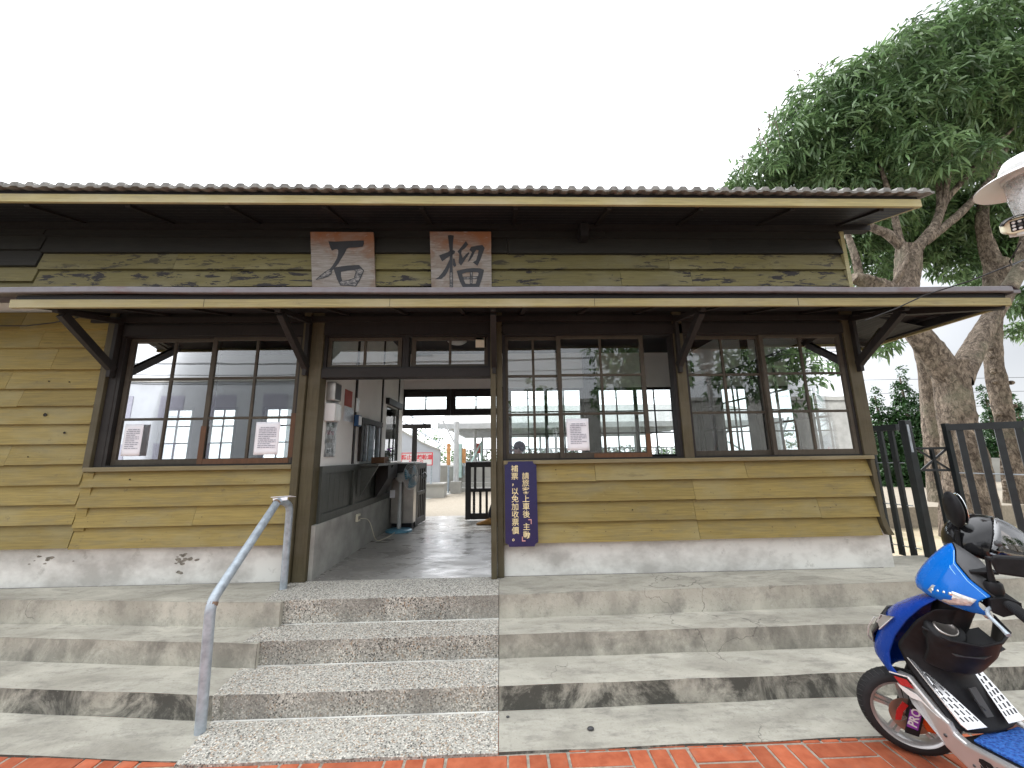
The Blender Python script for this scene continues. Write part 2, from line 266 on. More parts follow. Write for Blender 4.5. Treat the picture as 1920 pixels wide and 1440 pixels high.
# ------------------------------------------------------------------ mesh builder
class MB:
    def __init__(s, T=None): s.v = []; s.f = []; s.t = []; s.mo = []; s.pe = []; s.sm = []; s.T = T
    def add(s, vs, fs, tint=0., mould=0., smooth=False, peel=0.):
        o = len(s.v)
        s.v += [tuple(v) for v in vs]
        for f in fs: s.f.append(tuple(i + o for i in f)); s.t.append(tint); s.mo.append(mould); s.pe.append(peel); s.sm.append(smooth)
        return s
    def box(s, x0, x1, y0, y1, z0, z1, tint=0., **k):
        v = [(x, y, z) for x in (x0, x1) for y in (y0, y1) for z in (z0, z1)]
        return s.add(v, [(0, 1, 3, 2), (4, 6, 7, 5), (0, 4, 5, 1), (2, 3, 7, 6), (0, 2, 6, 4), (1, 5, 7, 3)], tint, **k)
    def beam(s, p, q, wd, h, up=(0, 0, 1), tint=0.):         # rectangular bar from p to q
        p = Vector(p); q = Vector(q); d = (q - p).normalized(); u = Vector(up)
        a = d.cross(u); a = a.normalized() if a.length > 1e-5 else d.cross(Vector((1, 0, 0))).normalized()
        u = a.cross(d).normalized()
        v = [e + a*i*wd/2 + u*j*h/2 for e in (p, q) for i, j in ((-1, -1), (1, -1), (1, 1), (-1, 1))]
        return s.add(v, [(3, 2, 1, 0), (4, 5, 6, 7), (0, 1, 5, 4), (1, 2, 6, 5), (2, 3, 7, 6), (3, 0, 4, 7)], tint)
    def prism(s, poly, d, tint=0., **k):                    # closed polygon (3-D points) swept by d
        n = len(poly); d = Vector(d); v = [Vector(p) for p in poly]; v = v + [p + d for p in v]
        return s.add(v, [tuple(range(n - 1, -1, -1)), tuple(range(n, 2*n))] + [(i, (i+1) % n, n + (i+1) % n, n + i) for i in range(n)], tint, **k)
    def tube(s, pts, r, n=10, cap=True, tint=0.):
        pts = [Vector(p) for p in pts]; m = len(pts); rs = r if isinstance(r, (list, tuple)) else [r]*m
        ref = None; V = []
        for i, p in enumerate(pts):
            d = (pts[min(i+1, m-1)] - pts[max(i-1, 0)]).normalized()
            if ref is None: ref = d.orthogonal().normalized()
            ref = (ref - d*ref.dot(d)); ref = ref.normalized() if ref.length > 1e-6 else d.orthogonal().normalized()
            bn = d.cross(ref)
            V += [p + (ref*math.cos(2*math.pi*k/n) + bn*math.sin(2*math.pi*k/n))*rs[i] for k in range(n)]
        F = [(i*n + k, i*n + (k+1) % n, (i+1)*n + (k+1) % n, (i+1)*n + k) for i in range(m-1) for k in range(n)]
        s.add(V, F, tint, smooth=True)
        if cap: s.add(V[:n], [tuple(range(n-1, -1, -1))], tint); s.add(V[-n:], [tuple(range(n))], tint)
        return s
    def lathe(s, prof, c, ax=(0, 0, 1), n=28, tint=0., smooth=True):   # prof: (radius, height along ax)
        ax = Vector(ax).normalized(); a = ax.orthogonal().normalized(); bb = ax.cross(a); c = Vector(c); m = len(prof)
        V = [c + ax*h + (a*math.cos(2*math.pi*k/n) + bb*math.sin(2*math.pi*k/n))*r for r, h in prof for k in range(n)]
        return s.add(V, [(i*n + k, i*n + (k+1) % n, (i+1)*n + (k+1) % n, (i+1)*n + k) for i in range(m-1) for k in range(n)], tint, smooth=smooth)
    def grid(s, rows, tint=0., smooth=True, close=False):
        m = len(rows); n = len(rows[0]); V = [p for r_ in rows for p in r_]
        return s.add(V, [(i*n + k, i*n + (k+1) % n, (i+1)*n + (k+1) % n, (i+1)*n + k) for i in range(m-1) for k in range(n if close else n-1)], tint, smooth=smooth)
    def ell(s, c, r, n=16, m=10, rot=None, tint=0.):
        c = Vector(c); V = []
        for i in range(m+1):
            th = math.pi*i/m
            for k in range(n):
                p = Vector((r[0]*math.sin(th)*math.cos(2*math.pi*k/n), r[1]*math.sin(th)*math.sin(2*math.pi*k/n), r[2]*math.cos(th)))
                V.append(c + (rot @ p if rot else p))
        return s.add(V, [(i*n + k, (i+1)*n + k, (i+1)*n + (k+1) % n, i*n + (k+1) % n) for i in range(m) for k in range(n)], tint, smooth=True)
    def build(s, name, mat, parent=None, bevel=0., solid=0., sub=0):
        vs = np.array([tuple(v) for v in s.v], dtype=float)
        if s.T is not None: vs = np.array([tuple(s.T @ Vector(v)) for v in vs])
        org = np.array([(vs[:, 0].min() + vs[:, 0].max())/2, (vs[:, 1].min() + vs[:, 1].max())/2, vs[:, 2].min()])
        me = bpy.data.meshes.new(name); me.from_pydata((vs - org).tolist(), [], s.f); me.update()
        for nm, dat in (("tint", s.t), ("mould", s.mo), ("peel", s.pe)):
            if any(dat): a = me.attributes.new(nm, 'FLOAT', 'FACE'); a.data.foreach_set("value", dat)
        me.polygons.foreach_set("use_smooth", s.sm)
        me.materials.append(mat)
        o = bpy.data.objects.new(name, me); col.objects.link(o); o.location = org
        if parent is not None: attach(o, parent)
        if bevel:
            md = o.modifiers.new("bevel", 'BEVEL'); md.width = bevel; md.segments = 2; md.limit_method = 'ANGLE'; md.angle_limit = R(40)
        if solid: md = o.modifiers.new("solid", 'SOLIDIFY'); md.thickness = solid; md.offset = -1
        if sub: md = o.modifiers.new("sub", 'SUBSURF'); md.levels = sub; md.render_levels = sub
        return o
def wmat(o):
    m = Matrix.LocRotScale(o.location, o.rotation_euler, o.scale)
    return (wmat(o.parent) @ o.matrix_parent_inverse @ m) if o.parent else m
def attach(o, parent): o.parent = parent; o.matrix_parent_inverse = wmat(parent).inverted()
def tag(o, label, cat, group=None, kind=None):
    if label: o["label"] = label
    if cat: o["category"] = cat
    if group: o["group"] = group
    if kind: o["kind"] = kind
    return o
def thing(name, label, cat, loc=(0, 0, 0), group=None):
    o = bpy.data.objects.new(name, None); col.objects.link(o); o.location = loc; o.empty_display_size = .1
    return tag(o, label, cat, group)
def structure(o): o["kind"] = 'structure'; return o
def text_mb(body, size, loc, xa, ya, bold=.0, depth=.002, T=None, mb=None, align='CENTER'):
    cu = bpy.data.curves.new("t", 'FONT'); cu.body = body; cu.size = size; cu.align_x = align; cu.align_y = 'CENTER'; cu.offset = bold; cu.extrude = depth; cu.resolution_u = 2
    ob = bpy.data.objects.new("t", cu); col.objects.link(ob)
    bpy.context.view_layer.update()
    me = bpy.data.meshes.new_from_object(ob.evaluated_get(bpy.context.evaluated_depsgraph_get()))
    xa = Vector(xa).normalized(); ya = Vector(ya).normalized(); za = xa.cross(ya); loc = Vector(loc)
    mb = mb or MB(T)
    mb.add([loc + xa*v.co.x + ya*v.co.y + za*v.co.z for v in me.vertices], [tuple(p.vertices) for p in me.polygons])
    col.objects.unlink(ob); bpy.data.objects.remove(ob); bpy.data.curves.remove(cu); bpy.data.meshes.remove(me)
    return mb

# ------------------------------------------------------------------ ground, steps
FY, FZ = 3.97, 0.50            # facade plane, floor level
m = MB(); m.box(-60, 60, -60, 120, -.5, -.03); g = structure(m.build("ground", M['soil']))
# brick paving in front: basket weave
m = MB(); L, W, J = .32, .098, .011
cell = 3*W + 2*J + .014
for i in range(-14, 18):
    for j in range(-3, 9):
        x0 = i*(cell + J) + .03; y1 = 2.50 - j*(cell + J)
        for k in range(3):
            tt = random.uniform(-.16, .14); dz = random.uniform(-.007, -.001)
            if (i + j) % 2: m.box(x0, x0 + cell, y1 - (k+1)*W - k*(J+.004), y1 - k*(W + J+.004), -.03, dz, tt)
            else: m.box(x0 + k*(W + J+.004), x0 + (k+1)*W + k*(J+.004), y1 - cell, y1, -.03, dz, tt)
structure(m.build("brick_paving", M['brick'], bevel=.005))
m = MB(); m.box(-7, 8, -3.2, 3.4, -.06, -.0095); structure(m.build("paving_mortar", M['mortar']))
m = MB(); m.box(-60, 60, -40, -3.2, -.2, -.012); structure(m.build("street", plain("asphalt", (.09, .09, .09), .9, var=.2, scale=5)))

def steps_mesh(xa, xb, lines, mb, bevel=True, ends=True):
    """lines: list of (z, yA, yB) tread front edges, low to high, yA at xa and yB at xb"""
    prof = []
    zprev = -.05
    for z, ya, yb in lines: prof += [(zprev, ya, yb), (z, ya, yb)]; zprev = z
    prof.append((zprev, 4.4, 4.4))
    n = 24
    xs = [xa + (xb - xa)*i/n for i in range(n + 1)]
    for i in range(len(prof) - 1):
        riser = i % 2 == 0
        for k in range(n):
            f0, f1 = k/n, (k+1)/n
            pts = []
            for (q, fr, x) in ((prof[i], f0, xs[k]), (prof[i], f1, xs[k+1]), (prof[i+1], f1, xs[k+1]), (prof[i+1], f0, xs[k])):
                wob = .004*math.sin(x*7 + q[0]*31) + .003*math.sin(x*17 + i)
                pts.append((x, q[1] + (q[2] - q[1])*fr + wob, q[0]))
            mb.add(pts, [(0, 1, 2, 3)], mould=[1.25, 0, 1.0, .0, .45, 0][min(i//1, 5)] if riser else 0.10 if i < 2 else 0)
    for x, e in ((xa, 0), (xb, 1)):
        poly = [(x, q[1] + (q[2] - q[1])*e, q[0]) for q in prof] + [(x, 4.4, -.05)]
        mb.add(poly, [tuple(range(len(poly)))])
    return mb
stairs = thing("platform_steps", "long flight of stained grey concrete steps across the front of the wooden station", "steps", (0, 3.2, 0))
m = steps_mesh(-.026, 6.5, [(.004, 2.512, 2.55), (.149, 2.866, 2.93), (.312, 3.218, 3.235), (.497, 3.508, 3.62)], MB())
m.build("treads", M['step'], stairs, bevel=.012)
m = steps_mesh(-8.5, -1.80, [(.004, 3.2, 2.53), (.149, 3.58, 2.86), (.312, 3.93, 3.18), (.497, 4.10, 3.45)], MB())
m.build("treads", M['step'], stairs, bevel=.012)
# fourth flight in exposed aggregate, a little proud, left edge running slightly outward
m = MB()
pr = [(-.05, 2.50, -1.80), (.008, 2.50, -1.80), (.008, 2.86, -1.86), (.153, 2.858, -1.87), (.153, 3.212, -1.915), (.316, 3.206, -1.92), (.316, 3.500, -1.935), (.500, 3.492, -1.96), (.500, 3.985, -2.03)]
for i in range(len(pr) - 1):
    a, b2 = pr[i], pr[i+1]; n = 16
    for k in range(n):
        f0, f1 = k/n, (k+1)/n
        P = lambda q, f: (q[2] + (-.030 - q[2])*f, q[1] + .003*math.sin(f*23 + q[0]*40), q[0])
        m.add([P(a, f0), P(a, f1), P(b2, f1), P(b2, f0)], [(0, 1, 2, 3)], mould=(.9, .0)[i % 2] if i < 7 else 0)
for e in (0, 1):
    po = [(q[2] if e == 0 else -.030, q[1], q[0]) for q in pr] + [((-2.03, -.03)[e], 3.985, -.05)]
    m.add(po, [tuple(range(len(po)))])
ag = tag(m.build("entrance_steps", M['aggregate'], bevel=.014), "pebble aggregate steps leading up to the open station doorway", "steps")
m = MB()
for z, y, x in ((.1545, 3.196, -1.90), (.3175, 3.489, -1.92), (.0095, 2.846, -1.85)): m.box(x, -.031, y, y + .011, z - .004, z + .0015)
m.build("joint_line", M['plinth'], ag)

for lb, x, y, z, r in (("small dark stone on the lowest concrete ledge near the middle of the frame", .53, 2.66, .004, .022), ("tiny dark stone on the lowest ledge beside the pebble steps", .03, 2.80, .004, .012)):
    m = MB(); m.ell((x, y, z + r*.4), (r, r*.7, r*.5), 8, 6); tag(m.build("stone", M['dgrey']), lb, "stone")
# ------------------------------------------------------------------ station building
B = thing("station_building", "old timber railway station with ochre weatherboards, tiled roof and open doorway", "station building", (0, 5.7, 0))
def prt(mb, name, mat, **k): return mb.build(name, mat, B, **k)
# plinth
m = MB(); m.box(-8.5, -2.06, 4.0, 4.14, .40, .86); m.box(.02, 3.93, 4.0, 4.14, .40, .84); m.box(3.79, 3.93, 4.14, 7.5, .3, .84); m.box(-8.5, -2.0, 7.36, 7.5, .3, .84); m.box(.02, 3.79, 7.36, 7.5, .3, .84)
pl = prt(m, "plinth", M['plinth'], bevel=.01)
chipm = plain("bare_brick_patch", (.20, .185, .155), .95, var=.5, scale=30)
for k in range(26):       # chips of lost render on the plinth
    cx = -3.06 + random.gauss(0, .05) if k < 17 else -4.32 + random.gauss(0, .09); cz = .70 + random.gauss(0, .05) if k < 17 else .74 + random.gauss(0, .02)
    r = random.uniform(.006, .022); m = MB()
    m.prism([(cx + r*1.5*math.cos(t)*random.uniform(.6, 1.2), 3.9995 - k*.00004, cz + r*.7*math.sin(t)*random.uniform(.6, 1.2)) for t in [2*math.pi*q/9 for q in range(9)]], (0, -.0015, 0))
    m.build("render_chip", chipm, pl)
# cores of the walls
m = MB()
m.box(-8.5, -4.05, 4.01, 4.09, .86, 4.25); m.box(-4.05, -2.06, 4.01, 4.09, .86, 1.56); m.box(.02, 3.9, 4.01, 4.09, .84, 1.56); m.box(-4.05, 3.9, 4.01, 4.09, 3.0, 4.25)
m.box(-8.5, -6.4, 7.38, 7.46, .86, 3.7); m.box(-6.4, -2.0, 7.38, 7.46, .86, 1.58); m.box(-6.4, -2.0, 7.38, 7.46, 2.62, 3.7)
for a, c2 in ((-5.75, -5.5), (-4.95, -4.5), (-3.9, -2.0)): m.box(a, c2, 7.38, 7.46, 1.58, 2.62)
m.box(-2.0, 3.9, 7.375, 7.46, 2.925, 3.7); m.box(.14, 3.82, 7.38, 7.46, .84, 1.56)
m.box(3.82, 3.90, 4.09, 7.46, .84, 1.56); m.box(3.82, 3.90, 4.09, 7.46, 2.95, 4.25); m.box(-8.5, -8.42, 4.09, 7.38, .5, 4.2)
m.add([(3.86, 3.99, 4.2), (3.86, 7.5, 4.2), (3.86, 5.72, 4.95)], [(0, 1, 2)])
prt(m, "wall", M['plaster'])
# weatherboards
def boards(mb, xa, xb, zs, Y0=3.978, joints=(), out=.048, peel=()):
    zs = sorted(zs, reverse=True)
    for i in range(len(zs) - 1):
        z1, z0 = zs[i], zs[i+1]
        xs = [xa] + sorted(j for j in (joints[i] if i < len(joints) else ()) if xa < j < xb) + [xb]
        for a, c2 in zip(xs, xs[1:]):
            n = max(1, int((c2 - a)/.35)); tt = random.uniform(-.13, .13); dz = random.uniform(-.004, .004); sk = random.uniform(-.004, .004)
            for k in range(n):
                x0, x1 = a + (c2 - a)*k/n + (.0015 if k == 0 else 0), a + (c2 - a)*(k+1)/n - (.0015 if k == n-1 else 0)
                w0 = random.uniform(-.002, .002) if 0 < k else 0
                def rw(x): return .0025*math.sin(x*2.3 + i*1.7)
                P = []
                for x in (x0, x1):
                    P += [(x, Y0 - out + rw(x), z0 - .006 + dz + sk*(x - a)/(c2 - a)), (x, Y0 - .006 + rw(x)*.5, z1 + .004), (x, Y0 + .012, z1 + .004), (x, Y0 + .012 - out*.4, z0 - .006 + dz + sk*(x - a)/(c2 - a))]
                F = [(0, 1, 5, 4), (4, 7, 3, 0), (1, 2, 6, 5)] + ([(3, 2, 1, 0)] if k == 0 else []) + ([(4, 5, 6, 7)] if k == n-1 else [])
                mb.add(P, F, tt, peel=peel[i] if i < len(peel) else 0)
m = MB()
zl = [3.19, 3.002, 2.802, 2.577, 2.378, 2.205, 2.028, 1.829, 1.628, 1.436, 1.257, 1.067, .856]
random.seed(3)
boards(m, -8.5, -4.06, zl, joints=[[-4.95], [-4.72], [-4.55], [-4.95], [-4.80], [-5.1], [-5.0, -6.4], [-4.8], [-5.2], [], [-4.9, -6.6], [], []])
prt(m, "siding", M['siding']); m = MB()
boards(m, -4.057, -2.065, [1.545, 1.405, 1.222, 1.040, .850], joints=[[], [], [-2.95], []])
m.box(-4.057, -3.96, 3.95, 3.98, 1.0, 1.54); sd2 = prt(m, "siding", M['siding']); m = MB()
boards(m, .025, 3.80, [1.557, 1.393, 1.195, 1.001, .816], joints=[[.95, 2.5], [1.94], [1.93, 3.2], [1.95]])
sd = prt(m, "siding", M['siding'])
for x, z, r in ((-4.52, 2.11, .016), (-4.3, 1.93, .010), (-4.35, 2.44, .006), (-4.55, 2.45, .006), (-4.6, 1.7, .005), (-3.6, 1.47, .006), (.55, 1.5, .005), (1.3, 1.1, .006)):
    m = MB(); m.lathe([(0.0001, 0), (r, 0), (r*1.1, -.004)], (x, 3.943, z), (0, 1, 0), 9); m.build("knot", M['dark_wood'], sd)
random.seed(21); m = MB()
for z in (1.43, 1.24, 1.08, .89):
    for k in range(22):
        x = -2.1 - random.uniform(0, 1.9) if k < 8 else .1 + random.uniform(0, 3.65); zz = z + random.uniform(-.03, .03)
        m.lathe([(.0001, -.003), (.0032, -.003), (.0032, .02)], (x, 3.944, zz), (0, 1, 0), 6)
nl = m.build("nail_heads", plain("rusty_nail", (.06, .04, .03), .8), sd); nl["kind"] = "stuff"
m = MB()
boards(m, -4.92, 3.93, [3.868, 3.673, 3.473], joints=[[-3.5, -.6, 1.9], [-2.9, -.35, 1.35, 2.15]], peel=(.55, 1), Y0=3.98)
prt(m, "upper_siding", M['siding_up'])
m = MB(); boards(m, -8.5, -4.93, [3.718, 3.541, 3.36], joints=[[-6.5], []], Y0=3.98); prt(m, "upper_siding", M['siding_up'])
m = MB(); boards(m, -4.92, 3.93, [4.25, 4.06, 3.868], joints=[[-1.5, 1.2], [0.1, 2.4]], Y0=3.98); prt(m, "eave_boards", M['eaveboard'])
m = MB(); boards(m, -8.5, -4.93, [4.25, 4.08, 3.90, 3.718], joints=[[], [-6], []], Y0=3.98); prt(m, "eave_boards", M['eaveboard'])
m = MB(); m.box(-4.92, 3.95, 3.945, 3.985, 3.36, 3.455); m.box(3.93, 3.975, 3.935, 4.02, 3.36, 4.3); prt(m, "upper_trim", M['fascia'])
# side gable boards on the right
m = MB()
for i in range(11):
    z0 = 3.3 + i*.17
    m.add([(3.93, 4.02, z0), (3.93, 7.5, z0), (3.91, 7.5, z0 + .175), (3.91, 4.02, z0 + .175)], [(0, 1, 2, 3)], random.uniform(-.1, .1)) if z0 < 4.05 else None
for i in range(5):
    z0 = .83 + i*.15
    m.add([(3.905, 3.98, z0), (3.905, 7.5, z0), (3.885, 7.5, z0 + .155), (3.885, 3.98, z0 + .155)], [(0, 1, 2, 3)], random.uniform(-.1, .1))
prt(m, "gable_boards", M['siding'])
# corner board with flared foot, posts and trims
m = MB()
pf = [(3.80, 1.60), (3.80, .99), (3.815, .90), (3.85, .815)]
pr2 = [(3.845, 1.60), (3.85, .99), (3.87, .90), (3.915, .815)]
m.prism([(x, 3.925, z) for x, z in pf] + [(x, 3.925, z) for x, z in reversed(pr2)], (0, .05, 0))
m.box(3.76, 3.90, 3.935, 4.09, 1.60, 3.3); m.box(3.855, 3.915, 4.0, 4.09, .9, 1.6)
prt(m, "corner_post", M['trim'], bevel=.004)
def post(x0, x1, y0, y1, z0, z1, name="post", mat='trim'): mm = MB(); mm.box(x0, x1, y0, y1, z0, z1); return prt(mm, name, M[mat], bevel=.005)
post(-2.055, -1.985, 3.915, 4.05, .5, 3.2); post(-1.98, -1.855, 3.945, 4.09, .5, 3.2); post(-.10, -.045, 3.90, 4.09, .5, 3.2); post(-.042, .022, 3.945, 4.09, .5, 3.2)
post(1.875, 1.975, 3.93, 4.09, 1.56, 3.2); post(-4.05, -3.985, 3.92, 4.09, 1.575, 3.2); post(-3.98, -3.90, 3.95, 4.09, 1.56, 3.2, mat='dark_wood')
for q_ in ((-2.054, -2.02, 3.93, 3.975, .55, 1.56), (.024, .06, 3.915, 3.97, .80, 1.56)): m = MB(); m.box(*q_); prt(m, "edge_trim", M['trim'])
# sills and heads
for q_ in ((-4.04, -2.06, 3.915, 4.0, 1.548, 1.59), (.025, 3.84, 3.912, 4.0, 1.56, 1.597)): m = MB(); m.box(*q_); prt(m, "sill", M['sill'], bevel=.004)
m = MB(); m.box(-3.9, -2.06, 3.93, 4.09, 2.92, 3.03); m.box(.025, 3.76, 3.93, 4.09, 2.92, 3.03); m.box(-1.985, -.10, 3.95, 4.09, 2.93, 3.03); m.box(-4.05, 3.9, 3.955, 4.0, 3.03, 3.2); prt(m, "head_beam", M['dark_wood'])
m = MB(); m.box(-1.853, -.102, 3.95, 4.08, 2.465, 2.565); prt(m, "lintel", M['dark_wood'], bevel=.004)

# windows: frame > sash, pane
def sash_mb(o, a, e, n, xa, xb, z0, z1, cols, rows, st=.045, rail_b=.055, rail_t=.035, bar=.026, th=.032):
    """o origin, a unit vector along the width, e unit outward; bars as one lattice"""
    o = Vector(o); a = Vector(a); e = Vector(e); mb = MB()
    def bx(u0, u1, w0, w1, t=th):
        v = [o + a*u + e*d + Vector((0, 0, z)) for u in (u0, u1) for d in (-t/2, t/2) for z in (w0, w1)]
        mb.add(v, [(0, 1, 3, 2), (4, 6, 7, 5), (0, 4, 5, 1), (2, 3, 7, 6), (0, 2, 6, 4), (1, 5, 7, 3)])
    bx(xa, xa + st, z0, z1); bx(xb - st, xb, z0, z1); bx(xa + st, xb - st, z0, z0 + rail_b); bx(xa + st, xb - st, z1 - rail_t, z1)
    cw = (xb - xa - 2*st - bar*(cols - 1))/cols
    for k in range(1, cols): c0 = xa + st + k*cw + (k-1)*bar; bx(c0, c0 + bar, z0 + rail_b, z1 - rail_t, th*.8)
    rh = (z1 - z0 - rail_b - rail_t - bar*(rows - 1))/rows
    for k in range(1, rows):
        for j in range(cols): c0 = xa + st + j*(cw + bar); q = z0 + rail_b + k*rh + (k-1)*bar; bx(c0, c0 + cw, q, q + bar, th*.8)
    pn = MB(); v = [o + a*u + e*d + Vector((0, 0, z)) for u in (xa + st*.6, xb - st*.6) for d in (-.002, .002) for z in (z0 + rail_b*.6, z1 - rail_t*.6)]
    pn.add(v, [(0, 1, 3, 2), (4, 6, 7, 5), (0, 4, 5, 1), (2, 3, 7, 6), (0, 2, 6, 4), (1, 5, 7, 3)])
    return mb, pn
def window(name, o, a, e, fx0, fx1, z0, z1, sashes, mat='sash', ft=.03, fm='dark_wood', label=None):
    o = Vector(o); a = Vector(a); e = Vector(e); mb = MB()
    def bx(u0, u1, w0, w1, d0=-.055, d1=.045):
        v = [o + a*u + e*d + Vector((0, 0, z)) for u in (u0, u1) for d in (d0, d1) for z in (w0, w1)]
        mb.add(v, [(0, 1, 3, 2), (4, 6, 7, 5), (0, 4, 5, 1), (2, 3, 7, 6), (0, 2, 6, 4), (1, 5, 7, 3)])
    bx(fx0, fx0 + ft, z0, z1); bx(fx1 - ft, fx1, z0, z1); bx(fx0 + ft, fx1 - ft, z1 - ft*.6, z1); bx(fx0 + ft, fx1 - ft, z0, z0 + ft*.5)
    fr = mb.build(name, M[fm], B)
    if label: fr["label"] = label
    for s in sashes:
        sm, pm = sash_mb(o + e*s.get('d', 0), a, e, 1, s['x'][0], s['x'][1], z0 + ft*.5, z1 - ft*.6, s.get('c', 2), s.get('r', 3), **s.get('k', {}))
        so = sm.build("sash", M[s.get('m', mat)], fr, bevel=.003)
        if s.get('label'): so["label"] = s['label']
        pm.build("pane", M['glass'], fr)
    return fr
FO = (0, 4.0, 0); AX = (1, 0, 0); OUT = (0, -1, 0)
window("window", FO, AX, OUT, -3.90, -2.058, 1.59, 2.925, [dict(x=(-3.865, -2.945), d=-.012), dict(x=(-2.995, -2.075), d=.026)])
# bare wood strips on the right sash of the left window
fw = window("window", FO, AX, OUT, .026, 1.875, 1.597, 2.925, [dict(x=(.055, .655), d=-.012, k=dict(st=.03)), dict(x=(.605, 1.545), d=.026)])
window("window", FO, AX, OUT, 1.975, 3.76, 1.597, 2.925, [dict(x=(1.985, 2.86), d=-.012), dict(x=(2.825, 3.735), d=.026)])
window("transom_window", (0, 4.02, 0), AX, OUT, -1.852, -1.00, 2.567, 2.93, [dict(x=(-1.83, -1.045), d=0, c=2, r=1, k=dict(rail_b=.03))])
window("transom_window", (0, 4.02, 0), AX, OUT, -.998, -.102, 2.567, 2.93, [dict(x=(-.945, -.125), d=0, c=2, r=1, k=dict(rail_b=.03))])
# worn brown wood on two meeting stiles
m = MB(); m.box(-3.0, -2.948, 3.9535, 3.9575, 1.606, 1.98); m.box(-2.945, -2.11, 3.9535, 3.9575, 1.606, 1.655); m.box(-2.122, -2.075, 3.9535, 3.9575, 1.66, 2.1)
prt(m, "bare_wood_patch", M['bare'])
m = MB(); m.box(1.498, 1.546, 3.9535, 3.9575, 1.613, 1.85); m.box(.95, 1.496, 3.9535, 3.9575, 1.613, 1.655); prt(m, "bare_wood_patch", M['bare'])
# rear wall openings
RO = (0, 7.42, 0)
window("rear_window", RO, AX, OUT, .14, 1.62, 1.56, 2.93, [dict(x=(.17, .90), d=0), dict(x=(.87, 1.59), d=.03)], mat='black_wood', fm='black_wood')
window("rear_window", RO, AX, OUT, 1.86, 3.42, 1.56, 2.93, [dict(x=(1.89, 2.66), d=0), dict(x=(2.63, 3.39), d=.03)], mat='black_wood', fm='black_wood')
window("rear_transom", RO, AX, OUT, -1.93, -.96, 2.42, 2.93, [dict(x=(-1.885, -.995), d=0, c=2, r=1, k=dict(st=.05, rail_b=.1, rail_t=.12))], mat='black_wood', fm='black_wood', ft=.05)
window("rear_transom", RO, AX, OUT, -.955, .02, 2.42, 2.93, [dict(x=(-.915, -.03), d=0, c=2, r=1, k=dict(st=.05, rail_b=.1, rail_t=.12))], mat='black_wood', fm='black_wood', ft=.05)
for a0, a1 in ((-6.4, -5.75), (-5.5, -4.95), (-4.5, -3.9)):
    window("office_window", RO, AX, OUT, a0, a1, 1.58, 2.62, [dict(x=(a0 + .03, a1 - .03), d=0)], mat='white', fm='white')
for q_ in ((1.62, 1.86, 7.25, 7.46, .5, 3.6), (0.02, .14, 7.33, 7.46, .5, 2.95), (-2.0, -1.93, 7.33, 7.46, .5, 2.95), (3.42, 3.82, 7.33, 7.46, 1.56, 2.95)): m = MB(); m.box(*q_); prt(m, "rear_post", M['black_wood'])
# right side wall windows
SO = (3.86, 0, 0)
window("side_window", SO, (0, 1, 0), (1, 0, 0), 4.15, 5.62, 1.56, 2.95, [dict(x=(4.18, 4.93), d=-.01), dict(x=(4.88, 5.59), d=.028)], fm='dark_wood', mat='dark_wood')
window("side_window", SO, (0, 1, 0), (1, 0, 0), 5.78, 7.30, 1.56, 2.95, [dict(x=(5.81, 6.56), d=-.01), dict(x=(6.52, 7.27), d=.028)], fm='dark_wood', mat='dark_wood')
m = MB(); m.box(3.80, 3.92, 5.62, 5.78, .84, 3.6); m.box(3.80, 3.92, 7.30, 7.46, .84, 3.6); m.box(3.80, 3.84, 4.09, 7.3, 2.93, 3.0); prt(m, "side_post", M['dark_wood'])

# lower eave (pent roof): soffit, rafters, fascia, metal sheet
EY = 3.27
def sof(x, y): return 2.985 + (y - EY)*.27
m = MB()
nb = 9
for k in range(nb):
    y0 = EY + .02 + (FY - EY - .02)*k/nb; y1 = EY + .02 + (FY - EY - .02)*(k+1)/nb - .003
    m.add([(-4.23, y0, sof(0, y0)), (4.79, y0, sof(0, y0)), (4.79, y1, sof(0, y1)), (-4.23, y1, sof(0, y1))], [(0, 1, 2, 3)], random.uniform(-.2, .2))
    m.add([(-4.23, y0, sof(0, y0)+.02), (4.79, y0, sof(0, y0)+.02), (4.79, y1, sof(0, y1)+.02), (-4.23, y1, sof(0, y1)+.02)], [(3, 2, 1, 0)])
for k in range(8):            # return along the right-hand side
    x0 = 3.98 + (4.78 - 3.98)*k/8; x1 = x0 + .097
    za, zb = 3.15 - (x0 - 3.98)*.2, 3.15 - (x1 - 3.98)*.2
    m.add([(x0, FY, za), (x1, FY, zb), (x1, 8.2, zb - .06), (x0, 8.2, za - .06)], [(3, 2, 1, 0)], random.uniform(-.2, .2))
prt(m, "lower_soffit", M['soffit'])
m = MB()
for i in range(14):
    x = -4.1 + i*.62
    if x < 4.2: m.beam((x, EY + .05, 3.0), (x, FY, 3.165), .045, .04)
m.beam((4.76, EY + .03, 2.965), (3.93, 3.98, 3.13), .06, .06)
for y in (4.6, 5.4, 6.2, 7.0, 7.8): m.beam((4.74, y, 2.955 - (y-4)*.014), (3.95, y, 3.11), .045, .05)
m.box(-4.23, 3.95, 3.915, 3.955, 3.06, 3.12)
prt(m, "lower_rafters", M['dark_wood'])
m = MB()
m.prism([(-4.245, EY, 2.965), (4.80, EY, 2.965), (4.80, EY, 3.040), (-4.245, EY, 3.040)], (0, .03, 0))
m.prism([(4.80, EY + .031, 2.965), (4.80, 8.2, 2.90), (4.80, 8.2, 2.975), (4.80, EY + .031, 3.04)], (-.03, 0, 0))
lf = prt(m, "lower_fascia", M['fascia_low'], bevel=.003)
m = MB()
for x in (-2.6, -.98, .86, 2.75): m.box(x, x + .003, EY - .0015, EY + .002, 2.967, 3.038)
m.build("board_joint", M['dark_wood'], lf)
m = MB()     # dark ledge board between fascia and metal edge
